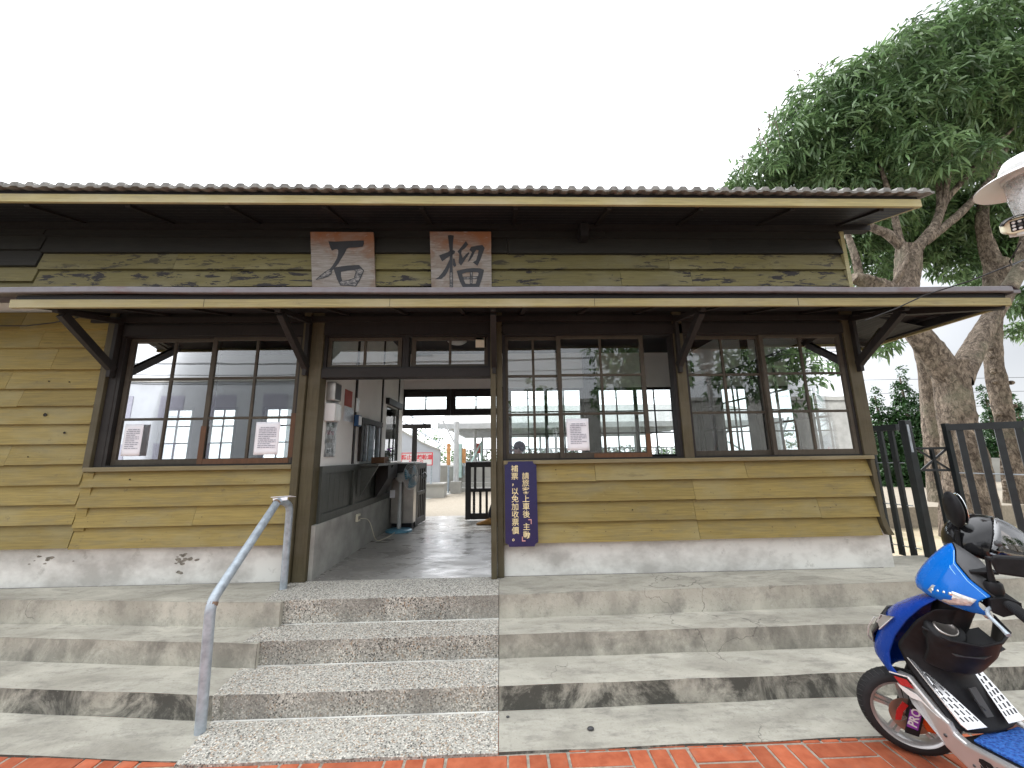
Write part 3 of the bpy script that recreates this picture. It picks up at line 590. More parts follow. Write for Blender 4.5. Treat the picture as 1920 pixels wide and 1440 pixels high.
m.box(-4.22, 4.78, EY + .02, EY + .06, 3.0405, 3.085); m.box(4.74, 4.78, EY + .06, 8.2, 2.98, 3.06); prt(m, "lower_batten", M['soffit'])
m = MB()
ed = [(EY - .03, 3.086), (EY - .035, 3.092), (EY - .030, 3.136), (EY - .02, 3.144), (3.93, 3.36)]
def sheet(xa, xb, n=30):
    rows = []
    for i in range(n + 1):
        x = xa + (xb - xa)*i/n; wv = .004*math.sin(x*1.3) + .003*math.sin(x*3.1)
        rows.append([(x, y, z + wv) for y, z in ed] + [(x, 3.93, 3.33 + wv), (x, EY + .0, 3.086 + wv)])
    m.grid(rows, smooth=False, close=True)
sheet(-8.4, 4.80)
m.add([(4.80, EY - .03, 3.072), (4.86, EY - .03, 3.072), (4.86, 8.2, 3.0), (4.80, 8.2, 3.0)], [(0, 1, 2, 3)]); m.box(4.80, 4.87, EY - .031, 8.2, 3.075, 3.105)
m.add([(4.87, EY - .03, 3.10), (4.87, 8.2, 3.04), (3.93, 8.2, 3.36), (3.93, 3.93, 3.36), (4.80, EY - .03, 3.15)], [(0, 1, 2, 3, 4)])
m.box(-8.4, -4.25, EY + .3, EY + .32, 3.14, 3.19)
prt(m, "lower_metal_roof", M['flash'])
# brackets under the lower eave
def bracket(x, y1=3.36, z1=2.985, zb=2.56, wd=.055):
    mm = MB(); mm.beam((x, 3.93, zb), (x, y1 + .04, z1 - .03), wd, .075, up=(0, 0, 1)); mm.beam((x, 3.93, z1 + .08), (x, y1 - .02, z1 - .012), wd*.9, .05); mm.beam((x, 3.915, zb - .08), (x, 3.915, 3.1), wd, .04, up=(1, 0, 0))
    return prt(mm, "bracket", M['dark_wood'], bevel=.004)
for x in (-3.935, -2.0, -.06, 1.90, 3.86): bracket(x)
mm = MB(); mm.beam((3.93, 4.02, 2.56), (4.32, 4.02, 2.98), .06, .08); prt(mm, "bracket", M['trim'])

# upper eave and tiled roof
UY, VX = 3.35, 4.25
SL = .30
def us(y): return 4.045 + (y - UY)*.27
m = MB()
for k in range(8):
    y0 = UY + .02 + (3.98 - UY)*k/8; y1 = y0 + (3.98 - UY)/8 - .003
    m.add([(-8.5, y0, us(y0)), (VX - .02, y0, us(y0)), (VX - .02, y1, us(y1)), (-8.5, y1, us(y1))], [(0, 1, 2, 3)], random.uniform(-.15, .15))
m.add([(3.9, 3.98, us(3.98)), (VX - .02, 3.98, us(3.98)), (VX - .02, 5.72, 4.69), (3.9, 5.72, 4.69)], [(0, 1, 2, 3)])
m.add([(3.9, 5.72, 4.69), (VX - .02, 5.72, 4.69), (VX - .02, 8.1, 4.0), (3.9, 8.1, 4.0)], [(0, 1, 2, 3)])
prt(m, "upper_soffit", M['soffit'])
m = MB()
for i in range(14):
    x = -8.2 + i*.93
    if x < 4.1: m.beam((x, UY + .06, 4.058), (x, 3.98, us(3.98) + .005), .045, .045)
m.box(-8.5, 4.27, 3.90, 3.99, 4.135, 4.215); m.box(3.9, 4.23, 5.66, 5.78, 4.6, 4.68)
m.box(.895, .985, 3.80, 3.945, 3.99, 4.14)
prt(m, "upper_rafters", M['dark_wood'])
m = MB(); m.box(-8.5, VX, UY, UY + .03, 4.045, 4.128)
m.prism([(VX, UY + .031, 4.05), (VX, 5.72, 4.70), (VX, 5.72, 4.79), (VX, UY + .031, 4.13)], (-.03, 0, 0)); m.prism([(VX, 5.721, 4.70), (VX, 8.1, 3.98), (VX, 8.1, 4.07), (VX, 5.721, 4.79)], (-.03, 0, 0))
prt(m, "upper_fascia", M['fascia'], bevel=.003)
m = MB(); m.box(-8.5, VX - .01, UY + .02, UY + .06, 4.128, 4.17); prt(m, "upper_batten", M['soffit'])
# tiles: corrugated sheets of cement tile, front edge visible from below
m = MB()
def tz(x): 
    p = (x/.137) % 1.0
    return .034*(1 if p < .38 else (1 - (p - .38)/.14) if p < .52 else 0 if p < .86 else (p - .86)/.14)
xs = np.arange(-8.5, VX + .10, .137/14)
nrow = 8
for half in (0, 1):
    for r_ in range(nrow):
        d0, d1 = r_*.33, (r_+1)*.33 + .04
        rows = []
        for dd, lift in ((d0, .012), (d1, 0.0)):
            y = UY - .05 + dd if half == 0 else 8.14 - dd
            z = 4.170 + dd*SL + lift
            rows.append([(float(x), y, z + tz(float(x)) + .003*math.sin(x*5 + r_)) for x in xs])
        low = [(p[0], p[1] + (.0 if half == 0 else 0), p[2] - (.026 + (tz(p[0])*.55))) for p in rows[0]]
        m.grid([low] + rows, random.uniform(-.12, .12), smooth=False)
        m.grid([[(p[0], p[1], p[2] - .03) for p in rows[1]], low], smooth=False)
m.tube([(-8.5, 5.72, 4.92), (VX + .08, 5.72, 4.92)], .09, 12)
prt(m, "roof_tiles", M['tile'])
# interior: ceiling, floor, partition, wainscot
m = MB(); m.box(-8.4, 3.83, 4.09, 7.38, 3.63, 3.68); prt(m, "ceiling", plain("dark_ceiling_boards", (.02, .02, .024), .7))
m = MB(); m.box(-8.4, 3.8, 3.986, 7.9, .3, .5); prt(m, "floor", M['floor'])
PX = -1.86
m = MB(); m.box(PX - .08, PX, 4.09, 5.2, 1.55, 3.63); m.box(PX - .08, PX, 5.2, 5.98, 2.12, 3.63); m.box(PX - .08, PX, 5.98, 6.32, 1.55, 3.63); m.box(PX - .08, PX, 6.32, 7.1, 2.5, 3.63); m.box(PX - .08, PX, 7.1, 7.38, 1.55, 3.63); prt(m, "partition", M['plaster'])
m = MB(); m.box(PX - .06, PX + .004, 4.09, 7.33, 1.0, 1.55); m.box(PX, PX + .03, 4.09, 7.33, 1.0, 1.08); m.box(PX, PX + .03, 4.09, 7.33, 1.49, 1.565)
for y in (4.09, 4.98, 5.9, 6.9): m.box(PX + .0045, PX + .03, y, y + .07, 1.08, 1.49)
for i in range(24): m.box(PX + .004, PX + .0055, 4.2 + i*.135, 4.205 + i*.135, 1.08, 1.49)
prt(m, "wainscot", M['wainscot'])
m = MB(); m.box(PX - .06, PX + .045, 4.0, 7.33, .5, 1.0); prt(m, "base_wall", M['basewall'])
m = MB()
for y in (4.93, 6.03, 7.0): m.box(PX, PX + .014, y, y + .05, 1.57, 3.6)
m.box(PX, PX + .04, 5.14, 6.03, 2.10, 2.17); m.box(PX + .0145, PX + .05, 5.10, 5.18, 1.60, 2.1); m.box(PX, PX + .06, 6.25, 7.1, 2.50, 2.60)
prt(m, "batten", M['dark_wood'])
for q_ in ((5.2, 5.42), (5.72, 5.98)): m = MB(); m.box(PX - .05, PX - .02, *q_, 1.6, 2.1); prt(m, "ticket_window", M['glass'])
m = MB()
for y in (5.18, 5.42, 5.70, 5.96): m.box(PX - .05, PX + .012, y, y + .03, 1.6, 2.1)
prt(m, "ticket_window_frame", M['galv'])
m = MB(); m.box(PX - .05, PX - .03, 6.34, 7.08, 1.58, 2.5); prt(m, "office_glass", M['glass'])
m = MB(); m.box(PX, PX + .27, 5.15, 6.05, 1.535, 1.565); 
for y in (5.2, 5.95): m.prism([(PX + .031, y, 1.15), (PX + .031, y, 1.53), (PX + .25, y, 1.53)], (0, .04, 0))
prt(m, "ticket_shelf", M['wainscot'])

# ------------------------------------------------------------------ things on and in the station
# two square name boards
def nameboard(name, label, corners, polys, rings, worn, dark_ring=False):
    """corners TL,TR,BR,BL in the place; polys in board units (0..1, y down)"""
    TL, TR, BR, BL = [Vector(c) for c in corners]
    nrm = (TR - TL).cross(BL - TL).normalized()
    if nrm.y > 0: nrm = -nrm
    def P(u, v, h=0): a = TL.lerp(TR, u); c = BL.lerp(BR, u); return a.lerp(c, v) + nrm*h
    t = thing(name, label, "name board", (TL + TR + BR + BL)/4 - Vector((0, 0, .33)), "square wooden boards naming the station")
    mm = MB(); mm.prism([P(0, 0), P(1, 0), P(1, 1), P(0, 1)], -nrm*.03); bo = mm.build("board", M['nameboard'], t, bevel=.003)
    mm = MB()
    for q in polys: mm.prism([P(u, v, .0005) for u, v in q], nrm*.003)
    for o, i in (rings if dark_ring else ()):
        for k in range(len(o)): mm.prism([P(*o[k], .0005), P(*o[(k+1) % len(o)], .0005), P(*i[(k+1) % len(o)], .0005), P(*i[k], .0005)], nrm*.003)
    ch = mm.build("character", M['charblack'], t)
    mm = MB()
    for q in worn: mm.prism([P(u, v, .0005) for u, v in q], nrm*.0025)
    for o, i in (rings if not dark_ring else ()):
        n = len(o); assert n == len(i)
        for k in range(n): mm.prism([P(*o[k], .0005), P(*o[(k+1) % n], .0005), P(*i[(k+1) % n], .0005), P(*i[k], .0005)], nrm*.0025)
    mm.build("worn_stroke", M['charworn'], t)
    mm = MB()
    def line(pts, wd=.011, closed=True):
        for k in range(len(pts) - (0 if closed else 1)):
            a, b2 = Vector(pts[k]), Vector(pts[(k+1) % len(pts)]); d = (b2 - a)
            if d.length < 1e-6: continue
            d.normalize(); nn = Vector((-d.y, d.x))*wd/2
            mm.prism([P(*(a + nn - d*wd*.3), .0036), P(*(a - nn - d*wd*.3), .0036), P(*(b2 - nn + d*wd*.3), .0036), P(*(b2 + nn + d*wd*.3), .0036)], nrm*.0008)
    for q in worn: line(q)
    for o, i in rings: line(o, .014); line(i)
    mm.build("stroke_outline", M['charblack'], t)
    return t
b = NB("name_board_varnish"); sx = b.n.new("ShaderNodeSeparateXYZ"); b.l.new(b.pos, sx.inputs[0])
g = b.noise(3, (2, 2, 26), 7, .65); pch = b.noise(2.6, (1, 1, 1.4), 6, .6, .5)
hz = b.math('ADD', b.rng(sx.outputs[2], 3.42, 4.10), b.rng(pch, .25, .75, -.28, .28))
c = b.mix(b.rng(g, .3, .7), (.19, .15, .12), (.38, .345, .315)); c = b.mix(b.rng(pch, .48, .62, 0, .7), c, (.20, .13, .085))
c = b.mix(b.rng(hz, .60, 1.05), c, (.29, .125, .06)); c = b.mix(b.rng(b.noise(12, (1, 1, 4), 6), .62, .72, 0, .5), c, (.45, .42, .40)); M['nameboard'] = b.done(c, .6, 0, .3)
M['charblack'] = plain("ink_black_carving", (.028, .028, .032), .6, var=.2)
b = NB("worn_carving"); c = b.mix(b.rng(b.noise(30, (1, 1, 2), 5, .7), .42, .6), (.05, .05, .055), (.33, .30, .28)); M['charworn'] = b.done(c, .75)
def nz(L, x0, y0, w_, h_, sh):
    return [((x - x0 - sh*(y - y0)/h_)/w_, (y - y0)/h_) for x, y in L]
q = lambda L: nz(L, 187, 155, 535, 470, 17)
nameboard("name_board", "weathered square board with the black brush character for stone, at the left over the doorway",
    [at(581.5, 434.4, 3.89), at(700, 435, 3.89), at(704, 539.5, 3.92), at(585, 539.5, 3.92)],
    [q([(343, 237), (400, 240), (500, 234), (600, 230), (641, 229), (642, 255), (632, 282), (570, 290), (515, 292), (497, 300), (483, 330), (455, 375), (425, 425), (372, 485), (345, 480), (372, 450), (395, 415), (415, 380), (425, 340), (425, 315), (415, 303), (395, 305), (372, 316), (360, 295), (350, 265)]),
     q([(388, 462), (415, 462), (445, 492), (447, 545), (455, 570), (432, 585), (418, 545), (402, 500)]), q([(415, 462), (500, 445), (560, 438), (600, 440), (625, 465), (570, 478), (500, 480), (445, 492)])],
    [(q([(388, 462), (500, 445), (600, 440), (640, 483), (625, 520), (600, 570), (572, 612), (510, 605), (445, 603), (420, 555)]), q([(445, 492), (500, 482), (560, 478), (577, 490), (572, 510), (565, 530), (562, 548), (510, 565), (458, 572), (445, 530)]))],
    [q([(372, 475), (366, 510), (340, 530), (300, 545), (240, 558), (275, 528), (310, 500), (345, 478)])])
q = lambda L: nz(L, 1195, 153, 516, 478, 14)
nameboard("name_board", "weathered square board with the crowded black second character, orange along its top and right edge",
    [at(805.5, 434, 3.89), at(920.7, 434, 3.89), at(922, 540.4, 3.92), at(809, 540.4, 3.92)],
    [q([(1348, 188), (1372, 184), (1398, 190), (1392, 240), (1390, 300), (1388, 330), (1388, 420), (1390, 500), (1364, 500), (1364, 420), (1365, 330)]),
     q([(1275, 358), (1310, 345), (1350, 330), (1365, 318), (1398, 314), (1410, 325), (1405, 340), (1390, 350), (1345, 375), (1300, 408), (1288, 385)]),
     q([(1368, 385), (1350, 420), (1330, 460), (1300, 505), (1270, 540), (1240, 557), (1290, 555), (1325, 530), (1350, 490), (1362, 455)]),
     q([(1391, 385), (1405, 385), (1415, 425), (1420, 445), (1405, 455), (1391, 440)]),
     q([(1430, 325), (1460, 290), (1500, 236), (1520, 265), (1490, 300), (1465, 315), (1462, 345), (1475, 380), (1500, 350), (1525, 330), (1530, 340), (1500, 385), (1480, 415), (1460, 443), (1440, 420), (1443, 380), (1445, 345)]),
     q([(1530, 312), (1545, 285), (1600, 275), (1640, 270), (1660, 295), (1640, 350), (1622, 400), (1600, 445), (1560, 415), (1588, 400), (1603, 350), (1608, 315), (1590, 310), (1575, 330), (1560, 365), (1535, 400), (1518, 412), (1535, 370), (1552, 330)])],
    [(q([(1428, 490), (1500, 474), (1560, 468), (1620, 470), (1652, 482), (1640, 540), (1612, 624), (1545, 622), (1480, 622), (1455, 575)]), q([(1466, 512), (1505, 498), (1555, 495), (1600, 496), (1615, 505), (1606, 545), (1590, 596), (1545, 600), (1498, 598), (1480, 560)]))],
    [q([(1366, 500), (1388, 500), (1391, 628), (1368, 628)]), q([(1480, 540), (1608, 535), (1604, 552), (1483, 556)]), q([(1540, 497), (1558, 497), (1556, 600), (1540, 600)])], True)

# navy enamel notice beside the door
t = thing("enamel_sign", "tall navy sign with cream vertical Chinese lettering beside the doorway", "sign", (.195, 3.92, .79))
x0, x1, z0, z1, yy = .037, .352, .787, 1.588, 3.899
r = .035; P = []
for cx, cz, a0 in ((x1, z1, 180), (x0, z1, 270), (x0, z0, 0), (x1, z0, 90)):      # notched corners
    sgn = 1
    P += [(cx + r*math.cos(R(a0 + (90 - k*22.5)*1)), yy, cz + r*math.sin(R(a0 + (90 - k*22.5)))) for k in range(5)]
m = MB(); m.prism(P, (0, .012, 0)); m.build("plate", M['navy'], t)
m = MB()
def column(chars, x, ztop, pitch, size, mb):
    z = ztop
    for ch in chars:
        if ch == '「': 
            mb.box(x + .0, x + .045, yy - .003, yy, z + .018, z + .024); mb.box(x + .039, x + .045, yy - .003, yy, z - .016, z + .0175)
        elif ch == '」':
            mb.box(x - .042, x, yy - .003, yy, z - .004, z + .002); mb.box(x - .042, x - .036, yy - .003, yy, z + .0025, z + .036)
        elif ch: text_mb(ch, size, (x, yy - .002, z), (1, 0, 0), (0, 0, 1), bold=.0016, depth=.001, mb=mb)
        z -= pitch
zt = z1 - .088
def colm(L, x, mb, size=.072):
    for ch, z in L: text_mb(ch, size, (x, yy - .002, z - .008), (1, 0, 0), (0, 0, 1), bold=.0004, depth=.001, mb=mb)
H = (z1 - z0)
Zp = lambda v: z1 - (v - 160)/(1220 - 160)*H                     # rows measured down the plate
colm([('補', Zp(250)), ('票', Zp(345)), ('，', Zp(425)), ('以', Zp(535)), ('免', Zp(630)), ('加', Zp(727)), ('收', Zp(820)), ('票', Zp(917)), ('價', Zp(1018)), ('。', Zp(1105))], x0 + .098, m)
colm([('請', Zp(345)), ('旅', Zp(435)), ('客', Zp(530)), ('上', Zp(632)), ('車', Zp(727)), ('後', Zp(822)), ('主', Zp(975)), ('動', Zp(1075))], x0 + .205, m)
m.build("lettering", M['cream'], t)
m = MB(); xx = x0 + .205
zb = Zp(893); m.box(xx + .018, xx + .050, yy - .003, yy, zb - .006, zb + .003); m.box(xx + .042, xx + .050, yy - .003, yy, zb - .042, zb - .0065)
zb = Zp(1152); m.box(xx - .046, xx - .012, yy - .003, yy, zb - .003, zb + .006); m.box(xx - .046, xx - .038, yy - .003, yy, zb + .0065, zb + .040)
m.build("quotation_mark", M['pinkish'], t)
m = MB()
for x in (x0 + .012, x1 - .012):
    for z in (z0 + .06, (z0 + z1)/2, z1 - .06): m.lathe([(.0001, 0), (.005, 0), (.005, .003)], (x, yy, z), (0, -1, 0), 8)
m.build("rivet", M['navy'], t)

# printed notices on the window panes
def notice(x0, x1, z0, z1, y, label, rows, bent=0):
    t = thing("paper_notice", label, "notice", ((x0 + x1)/2, y, z0), "printed notices taped to the front windows")
    mm = MB(); n = 8
    mm.grid([[(x0 + (x1 - x0)*i/n + .012*(j/n - .5)*0, y - .003 - .006*math.sin(i/n*3.1)*(1 - j/n), z0 + (z1 - z0)*j/n) for i in range(n + 1)] for j in range(n + 1)])
    mm.build("sheet", M['paper'], t, solid=.0008)
    mm = MB(); wd = x1 - x0
    for k in range(rows):
        z = z1 - .055 - k*(z1 - z0 - .11)/rows
        a = x0 + wd*(.22 if k == 0 else .16); e = x1 - wd*(.16 if k == 0 else random.choice((.12, .12, .12, .35)))
        x = a
        while x < e:
            l_ = random.uniform(.010, .05); 
            mm.box(x, min(x + l_, e), y - .0125, y - .0118, z - .0035, z + .0035); x += l_ + .006
    mm.build("printed_line", M['ink'], t)
    return t
notice(-3.755, -3.575, 1.695, 2.010, 3.975, "white printed sheet taped inside the far left pane of the left window", 11)
notice(-2.455, -2.215, 1.688, 2.014, 3.950, "white printed sheet on the reddish sash, right part of the left window", 12)
notice(.676, .905, 1.687, 2.012, 3.950, "white printed sheet on the window just right of the navy sign", 12)
m = MB(); m.box(-.262, -.150, 4.004, 4.006, 2.795, 2.905); tag(m.build("paper_square", M['beige']), "small blank beige paper stuck in the small pane above the doorway", "paper")

# galvanised handrail
def arc_pts(P, rad=.08, n=6):
    P = [Vector(p) for p in P]; o = [P[0]]
    for i in range(1, len(P) - 1):
        a, c, e = P[i-1], P[i], P[i+1]; d0 = (a - c).normalized(); d1 = (e - c).normalized()
        p0, p1 = c + d0*rad, c + d1*rad
        o += [(p0.lerp(c, k/n)).lerp(c.lerp(p1, k/n), k/n) for k in range(n + 1)]
    return o + [P[-1]]
t = thing("handrail", "bent galvanised pipe handrail standing on the left side of the entrance steps", "handrail", (-1.9, 3.0, 0))
m = MB(); m.tube(arc_pts([(-1.858, 2.762, 0.0), (-1.895, 2.775, .735), (-1.972, 3.60, 1.292), (-1.962, 3.775, 1.225), (-1.962, 3.785, .49)], .07), .031, 14)
m.build("pipe", M['galv'], t)
m = MB(); m.lathe([(.0325, -.012), (.0335, 0), (.0325, .012)], (-1.895, 2.79, .722), (.0, .3, .8), 14); m.lathe([(.0325, -.01), (.034, 0), (.0325, .01)], (-1.97, 3.56, 1.268), (0, .8, .45), 14)
m.build("weld_bead", plain("rusty_weld", (.25, .17, .12), .7, .4), t)
m = MB()
m.add([(-2.045, 3.60, 1.315), (-1.885, 3.62, 1.322), (-1.885, 3.72, 1.305), (-2.045, 3.70, 1.300)], [(0, 1, 2, 3)]); m.add([(-2.02, 3.59, 1.300), (-1.90, 3.61, 1.312), (-1.90, 3.60, 1.285), (-2.01, 3.585, 1.278)], [(0, 1, 2, 3)])
tag(m.build("white_card", M['paper'], solid=.004), "crumpled white card lying on top of the pipe handrail", "card")

# inside the hall
def wallbox(name, label, cat, x0, x1, y0, y1, z0, z1, mat, front, group=None, fl=.0):
    t = thing(name, label, cat, ((x0 + x1)/2, (y0 + y1)/2, z0), group)
    mm = MB(); mm.box(x0, x1, y0, y1, z0, z1); mm.build("case", mat, t, bevel=.008)
    mm = MB(); mm.box(x1 + .0005, x1 + .004, y0 + .012, y1 - .012, z0 + .015, z1 - .015); mm.build("cover", front, t)
    return t
wallbox("dispenser", "upper grey wall dispenser hanging by the left door post", "dispenser", PX + .005, PX + .10, 4.10, 4.26, 2.25, 2.45, M['steel'], M['dgrey'], "dispensers stacked by the door post")
wallbox("dispenser", "lower silver wall dispenser with a shiny sloping front, by the left door post", "dispenser", PX + .005, PX + .115, 4.09, 4.25, 2.03, 2.22, M['white'], M['steel'], "dispensers stacked by the door post")
# crinkled plastic covered poster strips
def filmstrip(label, y0, y1, z0, z1, mats):
    t = thing("plastic_poster", label, "poster", (PX + .01, (y0 + y1)/2, z0))
    mm = MB(); mm.box(PX + .0005, PX + .004, y0, y1, z0, z1); mm.build("sheet", mats[0], t)
    mm = MB(); n, k = 10, 16
    mm.grid([[(PX + .008 + random.uniform(0, .012), y0 + (y1 - y0)*i/n, z0 + (z1 - z0)*j/k) for i in range(n + 1)] for j in range(k + 1)], smooth=True); mm.build("film", M['film'], t)
    return t
pp = filmstrip("crinkled plastic covered picture strip low on the white wall inside the door", 4.16, 4.42, 1.66, 2.12, (plain("print_grey", (.42, .42, .41), .7, var=.5, scale=16),))
for zc, c in ((1.72, (.2, .22, .22)), (1.83, (.25, .23, .2)), (1.92, (.3, .1, .12)), (2.0, (.2, .25, .2)), (2.07, (.3, .3, .28))):
    mm = MB(); mm.box(PX + .0045, PX + .0055, 4.19, 4.36, zc - .022, zc + .022); mm.build("picture", plain("picture", c, .6, var=.7, scale=30), pp)
filmstrip("white sheet in a plastic cover beside the grey dispensers", 4.28, 4.42, 2.0, 2.3, (M['paper'],))
mm = MB(); mm.box(PX + .001, PX + .004, 4.60, 4.83, 2.26, 2.46); t = tag(mm.build("red_poster", M['redposter']), "dull red poster high on the white wall inside the door", "poster")
filmstrip("pale leaflets in a clear holder under the red poster", 4.60, 4.88, 2.08, 2.25, (M['paper'],))
wallbox("blue_case", "small dark blue box with a white front on the batten by the ticket window", "box", PX + .015, PX + .07, 4.90, 5.02, 2.04, 2.18, M['bluebox'], M['white'])
mm = MB(); mm.box(PX + .0145, PX + .022, 4.93, 5.03, 2.22, 2.40); tag(mm.build("white_plate", M['white']), "narrow white plate on the batten above the blue box", "plate")
t = thing("socket", "cream double socket on the grey base wall inside the door", "socket", (PX + .05, 5.11, .86)); mm = MB(); mm.box(PX + .046, PX + .075, 5.06, 5.16, .86, .95); mm.build("plate", M['beige'], t, bevel=.005)
mm = MB(); mm.box(PX + .0755, PX + .078, 5.08, 5.10, .885, .925); mm.box(PX + .0755, PX + .078, 5.12, 5.14, .885, .925); mm.build("outlet", M['dgrey'], t)
mm = MB(); mm.tube(arc_pts([(PX + .075, 5.14, .89), (PX + .12, 5.35, .86), (PX + .16, 5.55, .52), (PX + .22, 5.9, .51), (-1.62, 6.2, .52), (-1.60, 6.38, .53)], .12), .005, 6); tag(mm.build("power_cord", M['beige']), "thin pale cord running from the socket to the fan", "cord")
# brown box and spray bottle on the shelf
mm = MB(); mm.box(PX + .02, PX + .20, 5.62, 5.84, 1.566, 1.65); tag(mm.build("brown_box", M['card'], bevel=.004), "flat brown box on the shelf below the ticket window", "box")
# counter with steel edge
t = thing("counter", "black front counter with a bright steel top at the ticket side", "counter", (-1.46, 5.95, .5))
mm = MB(); mm.box(PX + .05, -1.60, 5.74, 6.35, 1.55, 1.585); mm.build("top", M['steel'], t, bevel=.004)
mm = MB(); mm.box(PX + .05, -1.64, 5.78, 6.3, 1.34, 1.549); mm.prism([(PX + .05, 5.80, 1.08), (-1.65, 5.80, 1.339), (PX + .05, 5.80, 1.339)], (0, .4, 0)); mm.build("support", M['black_wood'], t)
t = thing("spray_bottle", "clear spray bottle with dark trigger standing on the steel counter", "bottle", (-1.62, 5.9, 1.58))
mm = MB(); mm.lathe([(.0001, 0), (.038, 0), (.04, .01), (.04, .11), (.016, .15), (.014, .165)], (-1.71, 6.0, 1.586), n=16); mm.build("bottle", M['clear'], t)
mm = MB(); mm.box(-1.735, -1.69, 5.99, 6.01, 1.751, 1.779); mm.box(-1.69, -1.655, 5.993, 6.007, 1.769, 1.789); mm.box(-1.69, -1.675, 5.993, 6.007, 1.719, 1.754); mm.build("trigger", M['purple'], t, bevel=.004)
# steel cabinet by the gate
t = thing("steel_cabinet", "worn stainless cabinet with dark plinth behind the fan", "cabinet", (-1.55, 6.75, .5))
mm = MB(); mm.box(-1.78, -1.42, 6.5, 7.0, .60, 1.33); mm.build("body", M['steel'], t, bevel=.008)
mm = MB(); mm.box(-1.78, -1.42, 6.5, 7.0, 1.332, 1.535); mm.build("hood", M['dgrey'], t, bevel=.008); mm = MB(); mm.box(-1.79, -1.40, 6.48, 7.02, 1.536, 1.56); mm.build("top", M['white'], t); mm = MB(); mm.box(-1.76, -1.44, 6.52, 6.98, .5, .598); mm.build("plinth", M['black'], t)
# pedestal fan
t = thing("pedestal_fan", "pedestal fan with pale blue base and blades, turned sideways in the hall", "fan", (-1.60, 6.40, .5))
fx, fy = -1.61, 6.40
mm = MB(); mm.lathe([(.0001, .045), (.06, .045), (.17, .035), (.205, .018), (.205, 0)], (fx, fy, .503), n=32); mm.build("base", M['fanblue'], t)
mm = MB(); mm.lathe([(.034, 0), (.030, .25), (.024, .26), (.022, .72)], (fx, fy, .545), n=16); mm.build("stand", M['fanwhite'], t)
ax = Vector((.93, -.36, .05)).normalized(); hc = Vector((fx + .05, fy, 1.335))
mm = MB(); mm.lathe([(.0001, -.15), (.05, -.145), (.066, -.10), (.066, .03), (.05, .06), (.0001, .06)], hc, ax, 18); mm.box(fx - .03, fx + .04, fy - .03, fy + .03, 1.25, 1.30); mm.build("motor", M['fanwhite'], t)
gc = hc + ax*.13
mm = MB()
for k in range(36):
    a = 2*math.pi*k/36; e1 = ax.orthogonal().normalized(); e2 = ax.cross(e1); dr = e1*math.cos(a) + e2*math.sin(a)
    mm.tube([gc + ax*.055 + dr*.03, gc + ax*.045 + dr*.12, gc + dr*.205, gc - ax*.045 + dr*.12, gc - ax*.055 + dr*.05], .0022, 4, cap=False)
for rr in (.205, .15): 
    for sgn in ((0,) if rr > .2 else (1, -1)): mm.tube([gc + ax*sgn*.035 + (e1*math.cos(q_) + e2*math.sin(q_))*rr for q_ in np.linspace(0, 2*math.pi, 33)], .004 if rr > .2 else .002, 5, cap=False)
mm.build("guard", M['fanwhite'], t)
for k in range(3):
    a0 = 2*math.pi*k/3; mm = MB(); rows = []
    for rr in np.linspace(.03, .18, 6):
        wv = .75 - rr*1.2
        rows.append([gc + (e1*math.cos(a0 + s_*wv) + e2*math.sin(a0 + s_*wv))*rr + ax*(.018*s_) for s_ in np.linspace(-1, 1, 5)])
    mm.grid(rows); mm.build("blade", M['fanblue'], t, solid=.003)
mm = MB(); mm.lathe([(.0001, .035), (.02, .033), (.032, .015), (.032, -.02)], gc, ax, 14); mm.build("hub", M['fanblue'], t)
# wooden wicket gates at the back of the hall
def gate(name, label, o, a, wd, group):
    o = Vector(o); a = Vector(a).normalized(); nrm = Vector((-a.y, a.x, 0)); t = thing(name, label, "gate", o, group)
    def bx(mb, u0, u1, z0, z1, th=.05): mb.prism([o + a*u0 + Vector((0, 0, z0)) - nrm*th/2, o + a*u1 + Vector((0, 0, z0)) - nrm*th/2, o + a*u1 + Vector((0, 0, z1)) - nrm*th/2, o + a*u0 + Vector((0, 0, z1)) - nrm*th/2], nrm*th)
    mm = MB(); bx(mm, 0, .10, .02, 1.04); bx(mm, wd - .10, wd, .02, 1.04); bx(mm, .10, wd - .10, .02, .13); bx(mm, .10, wd - .10, .94, 1.04); bx(mm, .10, wd - .10, .50, .565); mm.build("frame", M['black_wood'], t, bevel=.008)
    for lo, hi, cnt in ((.13, .50, 4), (.565, .94, 3)):
        mm = MB()
        for k in range(cnt): u = .10 + (wd - .2)*(k + .5 + (.5 if cnt == 3 else 0)*0)/cnt; bx(mm, u - .022, u + .022, lo, hi, .03)
        mm.build("bars", M['black_wood'], t)
    return t
gate("wicket_gate", "black barred wicket gate standing closed at the right of the rear doorway", (-.652, 7.28, .5), (1, .0, 0), .66, "wicket gates of the rear doorway")
gate("wicket_gate", "black barred wicket gate swung open, seen edge on beside the steel cabinet", (-1.39, 7.30, .5), (-.09, -1, 0), .62, "wicket gates of the rear doorway")
t = tag((lambda mm: mm.build("plastic_bag", M['film']))(MB().ell((-1.30, 6.72, 1.33), (.05, .04, .06), 10, 7)), "small crumpled clear plastic bag hung on the open gate", "bag")
# paper on dark counter side
mm = MB(); mm.box(-1.80, -1.72, 6.496, 6.499, 1.0, 1.12); tag(mm.build("small_paper", M['paper']), "small white paper stuck on the steel cabinet below the counter", "paper")
